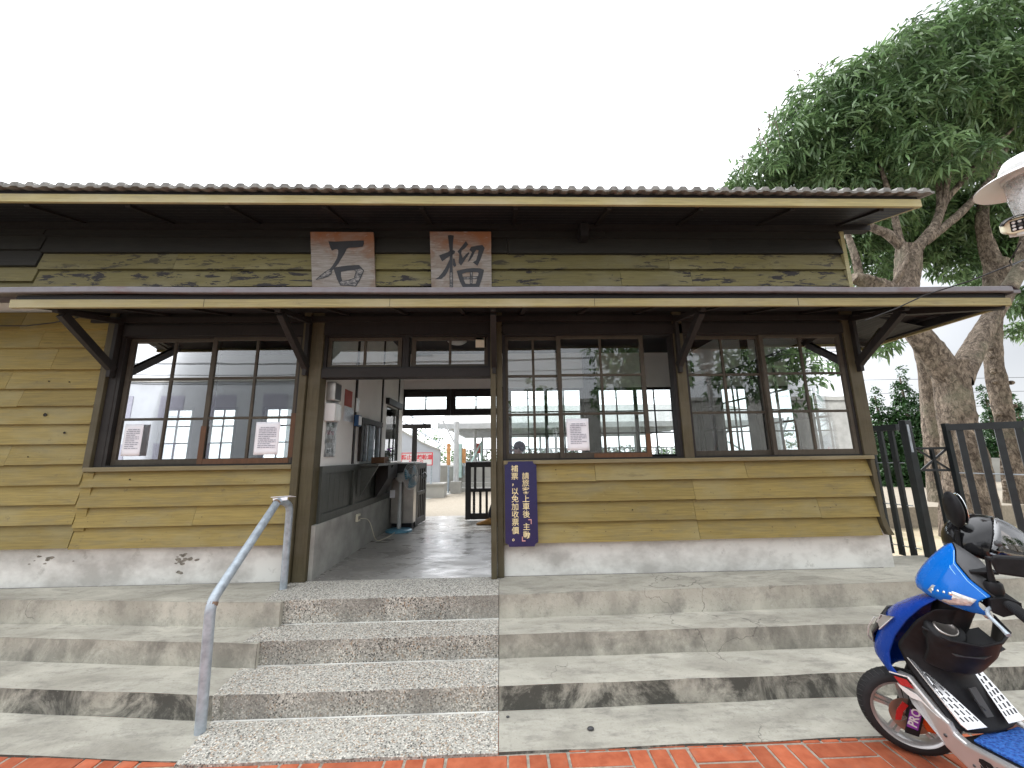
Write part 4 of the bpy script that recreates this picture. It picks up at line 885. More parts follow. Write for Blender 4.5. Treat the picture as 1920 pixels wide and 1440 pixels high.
# saucer lamps
for i, (p, lb) in enumerate((((1.87, 5.25, 3.38), "round white ceiling lamp seen through the pane left of the open window gap"), ((.66, 5.26, 3.38), "round white ceiling lamp above the pane beside the navy sign"), ((-.62, 5.4, 3.30), "round white ceiling lamp behind the panes over the doorway"))):
    t = thing("ceiling_lamp", lb, "lamp", p, "saucer lamps on the hall ceiling")
    mm = MB(); mm.lathe([(.0001, -.06), (.09, -.05), (.14, -.015), (.15, .02), (.15, .03)], p, n=24); mm.build("diffuser", M['white'], t)
    mm = MB(); mm.lathe([(.15, .031), (.13, .05), (.02, .06), (.02, .25)], p, n=20); mm.build("mount", M['dgrey'], t)
# bench and sitting person
t = thing("bench", "dark wooden bench along the back windows inside the hall", "bench", (.95, 7.1, .5))
mm = MB(); mm.box(.12, 1.8, 6.78, 7.2, .90, .94); mm.build("seat", M['dark_wood'], t, bevel=.005)
for x in (.2, 1.7):
    mm = MB(); mm.box(x, x + .05, 6.82, 7.16, .5, .898); mm.build("leg", M['dark_wood'], t)
def skin_body(name, V, E, Rd, mat, parent, sub=2):
    me = bpy.data.meshes.new(name); me.from_pydata([tuple(v) for v in V], E, []); me.update(); me.materials.append(mat)
    o = bpy.data.objects.new(name, me); col.objects.link(o)
    md = o.modifiers.new("skin", 'SKIN'); md.use_smooth_shade = True
    for i, r_ in enumerate(Rd): me.skin_vertices[0].data[i].radius = (r_, r_) if isinstance(r_, float) else r_
    me.skin_vertices[0].data[0].use_root = True
    sb = o.modifiers.new("sub", 'SUBSURF'); sb.levels = sub; sb.render_levels = sub
    if parent: attach(o, parent)
    return o
per = thing("person", "person in dark trousers and tan shoes sitting inside, facing the doorway", "person", (.33, 6.95, .5))
hp = Vector((.40, 6.98, 1.04))
V = [hp, hp + Vector((-.01, 0, .20)), hp + Vector((-.03, 0, .42)), hp + Vector((-.05, 0, .54)), hp + Vector((-.075, 0, .62)), hp + Vector((-.09, 0, .70)), hp + Vector((-.085, 0, .765)),
     hp + Vector((-.03, -.17, .40)), hp + Vector((-.10, -.22, .16)), hp + Vector((-.30, -.14, .08)), hp + Vector((-.03, .17, .40)), hp + Vector((-.10, .22, .16)), hp + Vector((-.30, .14, .08))]
skin_body("body", V, [(0, 1), (1, 2), (2, 3), (3, 4), (4, 5), (5, 6), (2, 7), (7, 8), (8, 9), (2, 10), (10, 11), (11, 12)], [.15, .145, .14, .06, .072, .088, .06, .06, .048, .034, .06, .048, .034], M['skin'], per)
mm = MB(); rt = Matrix.Rotation(R(14), 3, 'Y'); mm.ell(hp + Vector((-.065, 0, .755)), (.108, .092, .105), 18, 12, rt); mm.build("hair", M['hair'], per)
mm = MB(); mm.ell(hp + Vector((-.185, 0, .70)), (.022, .016, .02), 8, 6); mm.ell(hp + Vector((-.085, -.088, .70)), (.02, .012, .03), 8, 6); mm.ell(hp + Vector((-.085, .088, .70)), (.02, .012, .03), 8, 6); mm.build("face_features", M['skin'], per)
V = [hp + Vector((0, 0, -.02)), hp + Vector((-.01, 0, .20)), hp + Vector((-.03, 0, .43)), hp + Vector((-.03, -.19, .40)), hp + Vector((-.10, -.235, .17)), hp + Vector((-.03, .19, .40)), hp + Vector((-.10, .235, .17))]
skin_body("shirt", V, [(0, 1), (1, 2), (2, 3), (3, 4), (2, 5), (5, 6)], [.165, .16, .12, .075, .058, .075, .058], M['dgrey'], per)
V = [hp + Vector((0, 0, 0)), hp + Vector((-.16, -.10, -.02)), hp + Vector((-.40, -.12, .02)), hp + Vector((-.52, -.14, -.22)), hp + Vector((-.60, -.15, -.44)), hp + Vector((-.16, .10, -.02)), hp + Vector((-.40, .12, .02)), hp + Vector((-.45, .13, -.22)), hp + Vector((-.48, .14, -.44))]
skin_body("trousers", V, [(0, 1), (1, 2), (2, 3), (3, 4), (0, 5), (5, 6), (6, 7), (7, 8)], [.15, .095, .078, .066, .06, .095, .078, .066, .06], M['cloth'], per)
for k, (sx_, sy_) in enumerate(((-.645, -.15), (-.525, .14))):
    mm = MB(); c0 = hp + Vector((sx_, sy_, -.54)); rows = []
    for u, wd, h in ((.09, .02, .05), (.075, .036, .10), (.02, .038, .10), (-.05, .042, .072), (-.12, .046, .05), (-.165, .03, .035), (-.18, .008, .018)):
        rows.append([c0 + Vector((u, wd*math.cos(a), max(0.0, h*.5 + h*.5*math.sin(a)))) for a in np.linspace(0, 2*math.pi, 13)[:-1]])
    mm.grid(rows, close=True); mm.add(rows[0], [tuple(range(12))]); mm.build("shoe", M['shoe'], per)

# ------------------------------------------------------------------ behind the station: forecourt, footbridge ramp, platform canopy
m = MB(); m.box(-30, 40, 7.9, 13.4, -.1, .496); fc = structure(m.build("forecourt", M['forecourt']))
m = MB(); m.add([(-2.6, 9.2, .5), (-1.35, 13.0, .5), (-4.5, 13.0, .5), (-4.5, 9.2, .5)], [(0, 1, 2, 3)]); structure(m.build("pale_path", M['pale_conc'], solid=.01))
m = MB(); m.box(-.95 - .9, 30, 13.6, 40, -.2, 1.30); m.box(-30, -1.86, 15.2, 40, -.2, 1.30); structure(m.build("platform", M['pale_conc']))
m = MB()
for k in range(6): m.box(-1.30, 2.0, 12.9 + k*.28, 14.8, .49, .5 + (k+1)*.133)
t = tag(m.build("platform_stairs", M['pale_conc'], bevel=.01), "short pale concrete stairs climbing to the platform behind the station", "stairs")
# footbridge ramp with sloping parapet and railing
t = thing("footbridge_ramp", "white footbridge stair wall sloping down to the right behind the hall", "ramp", (-2.6, 12.2, .5))
RY = 11.9
m = MB(); m.prism([(-6.5, RY, .5), (-1.86, RY, .62), (-1.86, RY, 1.82), (-2.35, RY, 2.02), (-6.5, RY, 4.45)], (0, .25, 0)); m.build("wall", M['wall_white'], t)
m = MB(); m.prism([(-1.86, RY - .03, 1.80), (-2.35, RY - .03, 2.0), (-6.5, RY - .03, 4.43), (-6.5, RY - .03, 4.49), (-2.35, RY - .03, 2.06), (-1.86, RY - .03, 1.86)], (0, .31, 0)); m.build("coping", M['pale_conc'], t)
m = MB()
def sl(x): return 2.02 + (-2.35 - x)*.585
for i in range(11):
    x = -1.9 - i*.42; m.tube([(x, RY + .12, sl(x) + .02), (x, RY + .12, sl(x) + .62)], .018, 6)
for h in (.62, .30): m.tube([(-1.9, RY + .12, sl(-1.9) + h), (-6.4, RY + .12, sl(-6.4) + h)], .022, 6)
m.build("railing", M['galv'], t)
m = MB(); m.box(-6.0, -1.62, RY - .62, RY - .02, .49, .84); m.box(-6.0, -1.60, RY - .65, RY, .841, .89); tag(m.build("low_wall", M['pale_conc']), "low stained concrete ledge at the foot of the white ramp wall", "wall")
# warning sign
t = thing("track_warning_sign", "white sign with red border and red Chinese warning in front of the ramp wall", "sign", (-2.75, 11.2, 1.4))
a0 = at(752, 849, 11.2); a1 = at(812, 849, 11.2); zt, zb = a0.z, at(780, 873, 11.2).z
m = MB(); m.box(a0.x, a1.x, 11.2, 11.23, zb, zt); m.build("panel", M['white'], t)
m = MB(); bw_ = .022
m.box(a0.x, a1.x, 11.19, 11.199, zt - bw_, zt); m.box(a0.x, a1.x, 11.19, 11.199, zb, zb + bw_); m.box(a0.x, a0.x + bw_*1.3, 11.19, 11.199, zb + bw_, zt - bw_); m.box(a1.x - bw_*1.3, a1.x, 11.19, 11.199, zb + bw_, zt - bw_); m.build("border", M['signred'], t)
m = MB(); cx = (a0.x + a1.x)/2; hh = zt - zb
text_mb("禁止跨越軌道", hh*.40, (cx, 11.196, zb + hh*.62), (1, 0, 0), (0, 0, 1), bold=.004, depth=.002, mb=m); text_mb("請走天橋", hh*.28, (cx - .02, 11.196, zb + hh*.24), (1, 0, 0), (0, 0, 1), bold=.003, depth=.002, mb=m); m.build("lettering", M['signred'], t)
m = MB()
for x in (a0.x + .05, a1.x - .05): m.tube([(x, 11.26, .88), (x, 11.26, zt - .05)], .025, 8)
m.build("leg", M['galv'], t)
# brown awning post right behind the hall
t = thing("awning_post", "dark brown timber post with a cross head just behind the rear doorway", "post", (-1.75, 8.3, .5))
p = at(777, 850, 8.3); m = MB(); m.box(p.x - .045, p.x + .045, 8.25, 8.34, .5, 2.24); m.build("shaft", M['dark_wood'], t)
m = MB(); m.box(p.x - .27, p.x + .33, 8.24, 8.36, 2.24, 2.33); m.build("cross_head", M['dark_wood'], t)
# platform canopy
t = thing("platform_canopy", "long grey and white steel canopy over the platform behind the station", "canopy", (3, 16, 1.3))
m = MB()
CY0, CY1, CX0, CX1 = 13.2, 22, -2.1, 7.6
m.prism([(CX0, CY0, 2.74), (CX0, 16.5, 3.75), (CX0, CY1, 2.80), (CX0, CY1, 2.76), (CX0, 16.5, 3.70), (CX0, CY0, 2.69)], (CX1 - CX0, 0, 0)); m.build("roof_sheet", M['canopy_sheet'], t)
m = MB(); m.box(CX0, CX1, CY0 - .03, CY0, 2.56, 2.74); m.box(CX0 - .04, CX0, CY0, CY0 + .8, 2.60, 2.80); m.build("gutter", M['canopy_white'], t)
m = MB()
for k in range(8): m.box(CX0 + .1, CX1, CY0 + .7 + k*1.05, CY0 + .84 + k*1.05, 2.60, 2.68)
for k in range(4): m.beam((CX0 + .3 + k*3.1, CY0 + .1, 2.66), (CX0 + .3 + k*3.1, CY1, 2.72), .10, .12)
m.build("purlin", M['canopy_white'], t)
for k in range(3):
    x = -.98 + 3.1*k
    m = MB(); m.tube([(x, 14.9, 1.3), (x, 14.9, 2.78)], .055, 10); m.tube([(x, 20.8, 1.3), (x, 20.8, 2.7)], .055, 10); m.beam((x, 14.9, 2.2), (x + .01, 14.1, 2.72), .04, .06); m.build("column", M['canopy_white'], t)
t = thing("steel_column", "round white steel column on a square concrete foot beside the ramp end", "column", (-1.48, 12.6, .5))
p = at(855, 900, 12.6)
m = MB(); m.tube([(p.x, 12.6, .8), (p.x, 12.6, 2.75)], .085, 12); m.build("shaft", M['canopy_white'], t); m = MB(); m.box(p.x - .16, p.x + .16, 12.44, 12.76, .49, .86); m.build("foot", M['pale_conc'], t, bevel=.01)
m = MB(); m.beam((p.x, 12.6, 1.95), (p.x - .45, 12.6, 2.78), .05, .05); m.build("strut", M['canopy_white'], t)
def poster_board(name, label, px0, px1, py0, py1, Y, mat, txtcol=None, post=True, txt=None, cat="board", foot=1.3):
    a, c2 = at(px0, py0, Y), at(px1, py1, Y); t = thing(name, label, cat, ((a.x + c2.x)/2, Y, foot))
    mm = MB(); mm.box(a.x, c2.x, Y, Y + .04, c2.z, a.z); mm.build("panel", mat, t)
    if post: mm = MB(); mm.tube([((a.x + c2.x)/2, Y + .07, foot), ((a.x + c2.x)/2, Y + .07, a.z - .05)], .03, 8); mm.build("post", M['galv'], t)
    if txt:
        mm = MB(); n = len(txt); hh = (a.z - c2.z)/n
        for k, ch in enumerate(txt): text_mb(ch, min(hh*.9, (c2.x - a.x)*.85), ((a.x + c2.x)/2, Y - .003, a.z - hh*(k + .5)), (1, 0, 0), (0, 0, 1), depth=.002, mb=mm)
        mm.build("lettering", txtcol, t)
    return t
M['obanner'] = plain("orange_banner", (.62, .30, .12), .7, var=.3, scale=9)
poster_board("banner", "orange vertical banner on the white wall beside the round steel column", 838, 844, 832, 872, 12.75, M['obanner'], foot=.5)
poster_board("banner", "small orange banner on a post to the right of the mint cabinet", 866.5, 873, 841, 868, 13.4, M['obanner'], foot=1.0)
poster_board("red_board", "dark red board standing above the hedge on the far platform", 891, 902, 831, 850, 16, M['redposter'])
t = thing("mint_cabinet", "tall pale mint steel cabinet beside the platform stairs", "cabinet", (-1.35, 13.3, .5)); a, c2 = at(852, 832, 13.3), at(865, 890, 13.3)
m = MB(); m.box(a.x, c2.x, 13.3, 13.7, c2.z - .1, a.z); m.build("body", M['mint'], t, bevel=.01); m = MB(); m.box(a.x + .03, c2.x - .03, 13.292, 13.2995, c2.z + .1, a.z - .35); m.build("door", plain("mint_door", (.48, .62, .58), .5), t)
m = MB(); m.tube([(-1.02, 12.9, .5), (-1.02, 12.9, 1.35), (-.72, 14.5, 2.15)], .03, 8); m.tube([(-.72, 14.5, 1.3), (-.72, 14.5, 2.15)], .03, 8); tag(m.build("stair_rail", M['mint']), "pale mint pipe rail rising along the platform stairs", "rail")
# far side platform fence
t = thing("platform_fence", "pale metal fence along the far edge of the platform", "fence", (8, 19, 1.3))
m = MB()
for i in range(96): x = -2 + i*.26; m.box(x, x + .06, 18.98, 19.02, 1.35, 1.90)
m.box(-2, 23, 18.97, 19.03, 1.90, 1.96); m.box(-2, 23, 18.97, 19.03, 1.34, 1.40); m.build("rails", M['canopy_white'], t)
# overhead wires over the tracks
def wire(label, p, q, sag=.5, r=.012, name="overhead_wire", group=None, n=14):
    p, q = Vector(p), Vector(q); mm = MB(); mm.tube([p.lerp(q, k/n) - Vector((0, 0, sag*4*(k/n)*(1 - k/n))) for k in range(n + 1)], r, 5); return tag(mm.build(name, M['cable']), label, "wire", group)
for k, z in enumerate((3.9, 4.6, 5.6, 6.6)):
    wire(("lowest", "second lowest", "second highest", "highest")[k] + " of the four railway wires crossing the sky behind the trees", (-40, 26, z), (60, 26, z + .3), .3, .016, group="wires above the railway")

# foliage helpers
def leaf_cloud(name, mat, centres, per, ln, wd, parent=None, droop=.5, spread=.12, seed=1, nfold=3, whorl=9, tint=.35, zmin=None):
    """whorls of long leaves through a crown: centres = list of (p, r)"""
    g = np.random.default_rng(seed); V = []; F = []; T = []; nv = 0
    for (c, r_) in centres:
        rr = r_ if hasattr(r_, '__len__') else (r_, r_, r_*.8); c = np.array(c, float)
        for _ in range(int(per*rr[0]*rr[1]*1.0)):
            d = g.normal(size=3); d /= np.linalg.norm(d); rad = g.uniform(.35, 1.0)**.45
            w = c + d*np.array(rr)*rad*g.uniform(.92, 1.12)
            if zmin is not None and w[2] < zmin: continue
            tw = g.uniform(-tint, tint)
            base = d*.8 + np.array([0, 0, .35]) + g.normal(size=3)*.35; base /= np.linalg.norm(base)
            for k in range(whorl):
                a = g.normal(size=3); a -= base*(a@base)*.75; a /= np.linalg.norm(a); a = a + base*.15
                L = ln*g.uniform(.6, 1.2); W_ = wd*g.uniform(.8, 1.2)
                sd = np.cross(a, np.array([0, 0, 1.0]) + g.normal(size=3)*.5); sd /= (np.linalg.norm(sd) + 1e-6)
                dv = np.array([0, 0, -1.0])*droop; o = w + g.normal(size=3)*spread*.35
                P = [o, o + a*L*.4 + dv*L*.10 + sd*W_*.5, o + a*L*.4 + dv*L*.10 - sd*W_*.5, o + a*L*.75 + dv*L*.35 + sd*W_*.38, o + a*L*.75 + dv*L*.35 - sd*W_*.38, o + a*L*.95 + dv*L*.75]
                V += P; F += [(nv, nv+1, nv+2), (nv+1, nv+3, nv+4, nv+2), (nv+3, nv+5, nv+4)]; tt = tw + g.uniform(-.15, .15); T += [tt]*3; nv += 6
    mb = MB(); mb.v = V; mb.f = F; mb.t = T; n = len(F); mb.mo = [0]*n; mb.pe = [0]*n; mb.sm = [False]*n
    return mb.build(name, mat, parent)
def limb(mb, pts, r, n=12, lump=.10, seed=0):
    """tapered, knobbly limb"""
    g = random.Random(seed); P = [Vector(p) for p in pts]
    sub = []; rs = []
    for i in range(len(P) - 1):
        p0 = P[max(i-1, 0)]; p1 = P[i]; p2 = P[i+1]; p3 = P[min(i+2, len(P)-1)]
        K = 8
        for k in range(K):
            u = k/K; sub.append(.5*((2*p1) + (p2 - p0)*u + (2*p0 - 5*p1 + 4*p2 - p3)*u*u + (-p0 + 3*p1 - 3*p2 + p3)*u**3)); rs.append(r[i] + (r[i+1] - r[i])*u)
    sub.append(P[-1]); rs.append(r[-1]); m_ = len(sub); ref = None; V = []; ph = g.uniform(0, 6)
    for i, p in enumerate(sub):
        d = (sub[min(i+1, m_-1)] - sub[max(i-1, 0)]).normalized(); ref = d.orthogonal() if ref is None else ref - d*ref.dot(d); ref.normalize(); bn = d.cross(ref)
        for k in range(n):
            a = 2*math.pi*k/n; rad = rs[i]*(1 + lump*(math.sin(3*a + ph + i*.15) + .6*math.sin(5*a - i*.33 + ph) + g.uniform(-.5, .5)))
            V.append(p + (ref*math.cos(a) + bn*math.sin(a))*rad)
    mb.add(V, [(i*n + k, i*n + (k+1) % n, (i+1)*n + (k+1) % n, (i+1)*n + k) for i in range(m_ - 1) for k in range(n)], smooth=True)
    mb.add(V[-n:], [tuple(range(n))])

# ------------------------------------------------------------------ big tree beside the station
T1 = thing("old_tree", "big old tree with a thick forked pale trunk just behind the right gate", "tree", (8.0, 6.9, .1))
Y1 = 6.9
def A(x, y, dy=0): return at(x, y, Y1 + dy)
m = MB()
limb(m, [A(1822, 1060), A(1814, 900), A(1800, 800), A(1788, 730), A(1775, 680)], [.42, .31, .255, .245, .27], 18, .08, 1)
limb(m, [A(1785, 715), A(1745, 660), A(1712, 610), A(1700, 560), A(1702, 510), A(1703, 465)], [.22, .20, .185, .18, .19, .20], 16, .10, 2)
limb(m, [A(1795, 715), A(1825, 660, .1), A(1850, 610, .2), A(1880, 560, .3), A(1915, 500, .4)], [.21, .175, .155, .14, .12], 14, .08, 3)
limb(m, [A(1702, 575), A(1660, 545), A(1625, 528), A(1600, 520)], [.17, .155, .13, .10], 14, .14, 4)
tr = m.build("trunk", M['bark'], T1)
m = MB()
for i, (P, r_) in enumerate([
    ([A(1690, 462), A(1665, 440), A(1625, 420, .1), A(1590, 380, .3), A(1560, 330, .5)], [.10, .085, .07, .05, .03]),
    ([A(1612, 522), A(1603, 480), A(1590, 440, .1), A(1580, 400, .2), A(1560, 360, .3)], [.075, .065, .05, .04, .03]),
    ([A(1690, 465), A(1682, 430), A(1672, 380), A(1650, 310)], [.075, .06, .05, .03]),
    ([A(1715, 470), A(1740, 440), A(1757, 415), A(1763, 380), A(1755, 320), A(1730, 250)], [.12, .09, .075, .06, .05, .03]),
    ([A(1757, 415), A(1770, 380), A(1800, 345, -.1), A(1850, 290, -.2), A(1900, 240, -.3)], [.08, .065, .055, .045, .03]),
    ([A(1730, 455), A(1770, 425), A(1810, 390), A(1860, 330), A(1890, 270)], [.10, .08, .07, .05, .04]),
    ([A(1665, 545), A(1690, 510, -.15), A(1705, 475, -.2)], [.05, .045, .04]),
    ([A(1763, 400), A(1775, 350, -.1), A(1780, 280, -.2), A(1760, 200, -.2)], [.05, .045, .04, .02]),
    ([A(1915, 500, .4), A(1930, 420, .4), A(1940, 330, .3), A(1930, 220, .2)], [.13, .11, .08, .05])]):
    limb(m, P, r_, 9, .07, 20 + i)
m.build("branches", M['bark'], T1)
cl = []
for px, py, dy, r_ in [(1462, 318, .6, .62), (1420, 345, .9, .5), (1505, 262, .5, .72), (1545, 205, .4, .70), (1600, 190, .2, .78), (1660, 165, 0, .85), (1725, 130, 0, .92), (1790, 105, -.1, 1.0), (1860, 80, -.2, 1.05), (1940, 70, -.3, 1.1),
    (1560, 290, .4, .85), (1640, 260, .2, .95), (1720, 230, 0, .95), (1800, 200, -.2, 1.0), (1880, 180, -.3, 1.0), (1960, 190, -.3, 1.0), (1520, 335, .8, .7), (1600, 345, .7, .75), (1680, 335, .4, .8), (1840, 260, .8, .8), (1940, 300, .8, .9), (1380, 368, 1.2, .36), (1600, 385, .9, .5), (1680, 375, .8, .5), (1740, 335, .6, .55), (1790, 300, .5, .6), (1480, 355, 1.0, .45), (1650, 400, .5, .35), (1720, 300, -.3, .6), (1820, 310, -.3, .45), (1570, 350, .3, .5)]:
    p = A(px, py, dy) + Vector((-.06, 0, .10)); cl.append((tuple(p), (r_*1.12, r_*1.1, r_*.86)))
leaf_cloud("crown", M['leaf'], cl, 240, .24, .040, T1, .6, .12, 11, tint=.45)
cl = []
for px, py, dy, r_ in [(1640, 430, 2.0, .8), (1590, 470, 2.2, .6), (1720, 430, 2.2, .8), (1800, 410, 2.0, .9), (1870, 430, 2.2, .9), (1950, 440, 2.0, .9), (1640, 510, 2.4, .55), (1790, 500, 2.4, .45), (1850, 520, 2.6, .5), (1945, 560, 2.2, .55), (1920, 620, 2.0, .28), (1700, 380, 2.2, .9), (1830, 350, 2.0, 1.0), (1655, 655, .6, .12), (1665, 640, .6, .16), (1760, 450, 2.3, .8), (1610, 430, 2.2, .6), (1900, 480, 2.4, .7), (1700, 480, 2.6, .6)]:
    p = A(px, py, dy); cl.append((tuple(p), (r_, r_, r_*.7)))
leaf_cloud("inner_crown", M['leaf'], cl, 420, .21, .048, T1, .55, .14, 12, tint=.45)
g_ = random.Random(5); stalk = plain("brown_stalk", (.12, .09, .07), .8)
for px, py in [(1492, 130), (1538, 118), (1672, 92), (1690, 75), (1765, 20), (1790, 22), (1815, 8), (1835, 5), (1862, 0), (1905, 0), (1440, 210), (1452, 225), (1420, 235), (1428, 252), (1392, 292)]:
    m = MB(); p = A(px, py, .2); q_ = p + Vector((g_.uniform(-.05, .10), 0, -g_.uniform(.35, .6)))
    m.tube([q_, p.lerp(q_, .5) + Vector((.02, 0, 0)), p], [.010, .008, .006], 5)
    for s_ in range(4): m.ell(p + Vector((g_.uniform(-.06, .06), g_.uniform(-.03, .03), -g_.uniform(0, .15))), (.016, .016, .016), 6, 4)
    m.build("flower_stalk", stalk, T1)
# second trunk further right and a thin leaning stem to the left
T2 = thing("slender_tree", "slender knobbly tree standing behind the big forked one, right side", "tree", (9.9, 8.2, .1))
m = MB(); limb(m, [at(1912, 1020, 8.2), at(1895, 860, 8.2), at(1880, 760, 8.2), at(1865, 680, 8.2), at(1862, 610, 8.2), at(1862, 545, 8.3), at(1868, 490, 8.3)], [.20, .16, .15, .15, .14, .20, .22], 12, .13, 31)
limb(m, [at(1862, 500, 8.3), at(1848, 455, 8.3), at(1842, 410, 8.2), at(1850, 350, 8.2)], [.18, .13, .12, .08], 10, .1, 32)
g_ = random.Random(9)
for k in range(22):
    py = g_.uniform(600, 950); p = at(1862 + (py - 600)*.11, py, 8.2); a = g_.choice((-1, 1)); m.ell(p + Vector((a*.19, -.05, 0)), (.06, .06, .05), 7, 5)
m.build("trunk", M['bark'], T2)
T3 = thing("leaning_tree", "thin leaning stem rising just left of the big forked trunk", "tree", (8.6, 8.6, .1))
m = MB(); limb(m, [at(1772, 1020, 8.6), at(1757, 900, 8.6), at(1747, 800, 8.6), at(1738, 720, 8.6), at(1722, 640, 8.6), at(1700, 570, 8.6)], [.19, .17, .16, .14, .12, .10], 10, .1, 41); m.build("trunk", M['bark'], T3)

# dark shrubs and hedge in the yard
def conifer(label, px, pytop, Y, rx, dens=70, seed=1, zb=.2):
    p = at(px, pytop, Y); h = p.z - zb; t = thing("conical_shrub", label, "shrub", (p.x, Y, zb), "dark conical shrubs behind the gate")
    cl = []
    n = 7
    for k in range(n):
        f = k/(n - 1); r_ = max(.13, rx*(1 - f)**.75 + .02); cl.append(((p.x + random.uniform(-.06, .06), Y, zb + .25 + f*(h - .35)), (r_, r_, max(h/n*.85, .2))))
    leaf_cloud("foliage", M['conifer'], cl, dens*9/rx, .10, .05, t, .1, .1, seed, whorl=8)
    mm = MB(); limb(mm, [(p.x, Y, zb - .1), (p.x, Y, zb + h*.5), (p.x, Y, p.z - .1)], [.09, .06, .02], 8, .06, seed); mm.build("trunk", M['bark'], t)
conifer("tallest dark conical shrub, left of the leaning stem behind the gate", 1686, 702, 12.5, 1.0, 130, 51)
conifer("dark conical shrub half hidden by the right corner of the station", 1640, 738, 12.8, .85, 110, 52)
conifer("light green bushy shrub close to the left of the leaning stem", 1722, 752, 12.2, .7, 100, 53)
conifer("narrow conical shrub between the forked trunk and the slender tree", 1846, 735, 14.0, .5, 90, 54)
conifer("narrow conical shrub at the right edge behind the slender tree", 1903, 750, 13.5, .5, 90, 55)
conifer("conical shrub seen through the side windows of the hall", 1572, 742, 13.5, .42, 90, 56)
def hedge(label, x0, x1, y0, y1, z0, z1, seed, dens):
    t = thing("hedge", label, "hedge", ((x0 + x1)/2, (y0 + y1)/2, z0)); n = int((x1 - x0)/.8) + 1
    cl = [((x0 + (x1 - x0)*(k + .5)/n, (y0 + y1)/2 + random.uniform(-.1, .1), (z0 + z1)/2 + random.uniform(-.08, .08)), ((x1 - x0)/n*.72, (y1 - y0)/2, (z1 - z0)/2)) for k in range(n)]
    leaf_cloud("foliage", M['hedge'], cl, dens*3, .11, .06, t, .2, .12, seed, whorl=7); return t
hedge("bright green hedge behind the fence of the far platform", -4, 26, 20.0, 21.4, 1.2, 2.05, 61, 60)
hedge("dark leafy hedge at the back of the yard behind the gate", 13.5, 32, 14.2, 15.6, .1, 2.9, 62, 110)
t = thing("ramp_shrub", "pale green shrub growing beyond the railing of the white ramp", "shrub", (-2.9, 13.2, 1.3))
leaf_cloud("foliage", M['hedge'], [(tuple(at(805, 825, 13.2)), (.5, .3, .55)), (tuple(at(785, 815, 13.2)), (.3, .3, .4)), (tuple(at(818, 835, 13.2)), (.4, .3, .35)), (tuple(at(797, 795, 13.2)), (.12, .12, .4))], 140, .12, .05, t, .2, .1, 63, whorl=6)
m = MB(); limb(m, [(-2.9, 13.2, .9), (-2.9, 13.2, 2.0)], [.05, .03], 7, .05, 2); m.build("stem", M['bark'], t)
# yard: kerb, grass strip, low wall, leaf litter
m = MB(); 
for k in range(9): m.box(7.4 + k*1.2, 8.585 + k*1.2, 8.75, 8.95, .0, .24)
kb = tag(m.build("kerb", M['pale_conc'], bevel=.02), "pale concrete kerb crossing the yard behind the gate", "kerb")
m = MB(); m.box(12.5, 40, 15.9, 16.1, -.1, 1.0); m.box(12.5, 40, 15.86, 16.14, 1.0, 1.07); m.box(12.5, 40, 15.885, 15.8995, .55, .60); tag(m.build("yard_wall", M['basewall']), "low grey wall with pale top along the back of the yard", "wall")
m = MB(); m.box(5.0, 60, 3.6, 8.72, -.3, .10); m.box(5.0, 60, 8.7205, 15.8, -.3, .06); m.box(5.0, 60, -3.0, 3.599, -.3, -.008); structure(m.build("yard", M['soil']))
def blades(name, x0, x1, y0, y1, z, n, h, mat, seed):
    g = np.random.default_rng(seed); V = []; F = []; T = []
    for k in range(n):
        x, y = g.uniform(x0, x1), g.uniform(y0, y1); a = g.uniform(0, 6.28); hh = h*g.uniform(.4, 1.2); w_ = .012
        V += [(x - w_*math.cos(a), y - w_*math.sin(a), z), (x + w_*math.cos(a), y + w_*math.sin(a), z), (x + g.normal()*.04, y + g.normal()*.04, z + hh)]; F.append((3*k, 3*k+1, 3*k+2)); T.append(g.uniform(-.35, .35))
    mb = MB(); mb.v = V; mb.f = F; mb.t = T; mb.mo = [0]*n; mb.pe = [0]*n; mb.sm = [False]*n
    return tag(mb.build(name, mat), None, None, None, 'stuff')
blades("grass", 9, 26, 10.2, 15.6, .06, 26000, .16, M['grass'], 71)
g_ = np.random.default_rng(72); mb = MB()
for k in range(1800):
    x, y = g_.uniform(7, 20), 8.98 + abs(g_.normal())*.9; a = g_.uniform(0, 6.28); s_ = g_.uniform(.03, .07); z = .066 + g_.uniform(0, .02)
    mb.add([(x, y, z), (x + s_*math.cos(a), y + s_*math.sin(a), z + g_.uniform(0, .03)), (x + s_*.6*math.cos(a + .8), y + s_*.6*math.sin(a + .8), z + .01)], [(0, 1, 2)], g_.uniform(-.4, .4))
tag(mb.build("fallen_leaves", plain("dry_leaf", (.20, .11, .06), .9)), None, None, None, 'stuff')
m = MB(); m.lathe([(.0001, 0), (.10, 0), (.10, .9), (.0001, .9)], (12.1, 10.9, .20), (1, .1, 0), 14); tag(m.build("log", M['bark']), "short grey log lying on the grass beyond the forked trunk", "log")

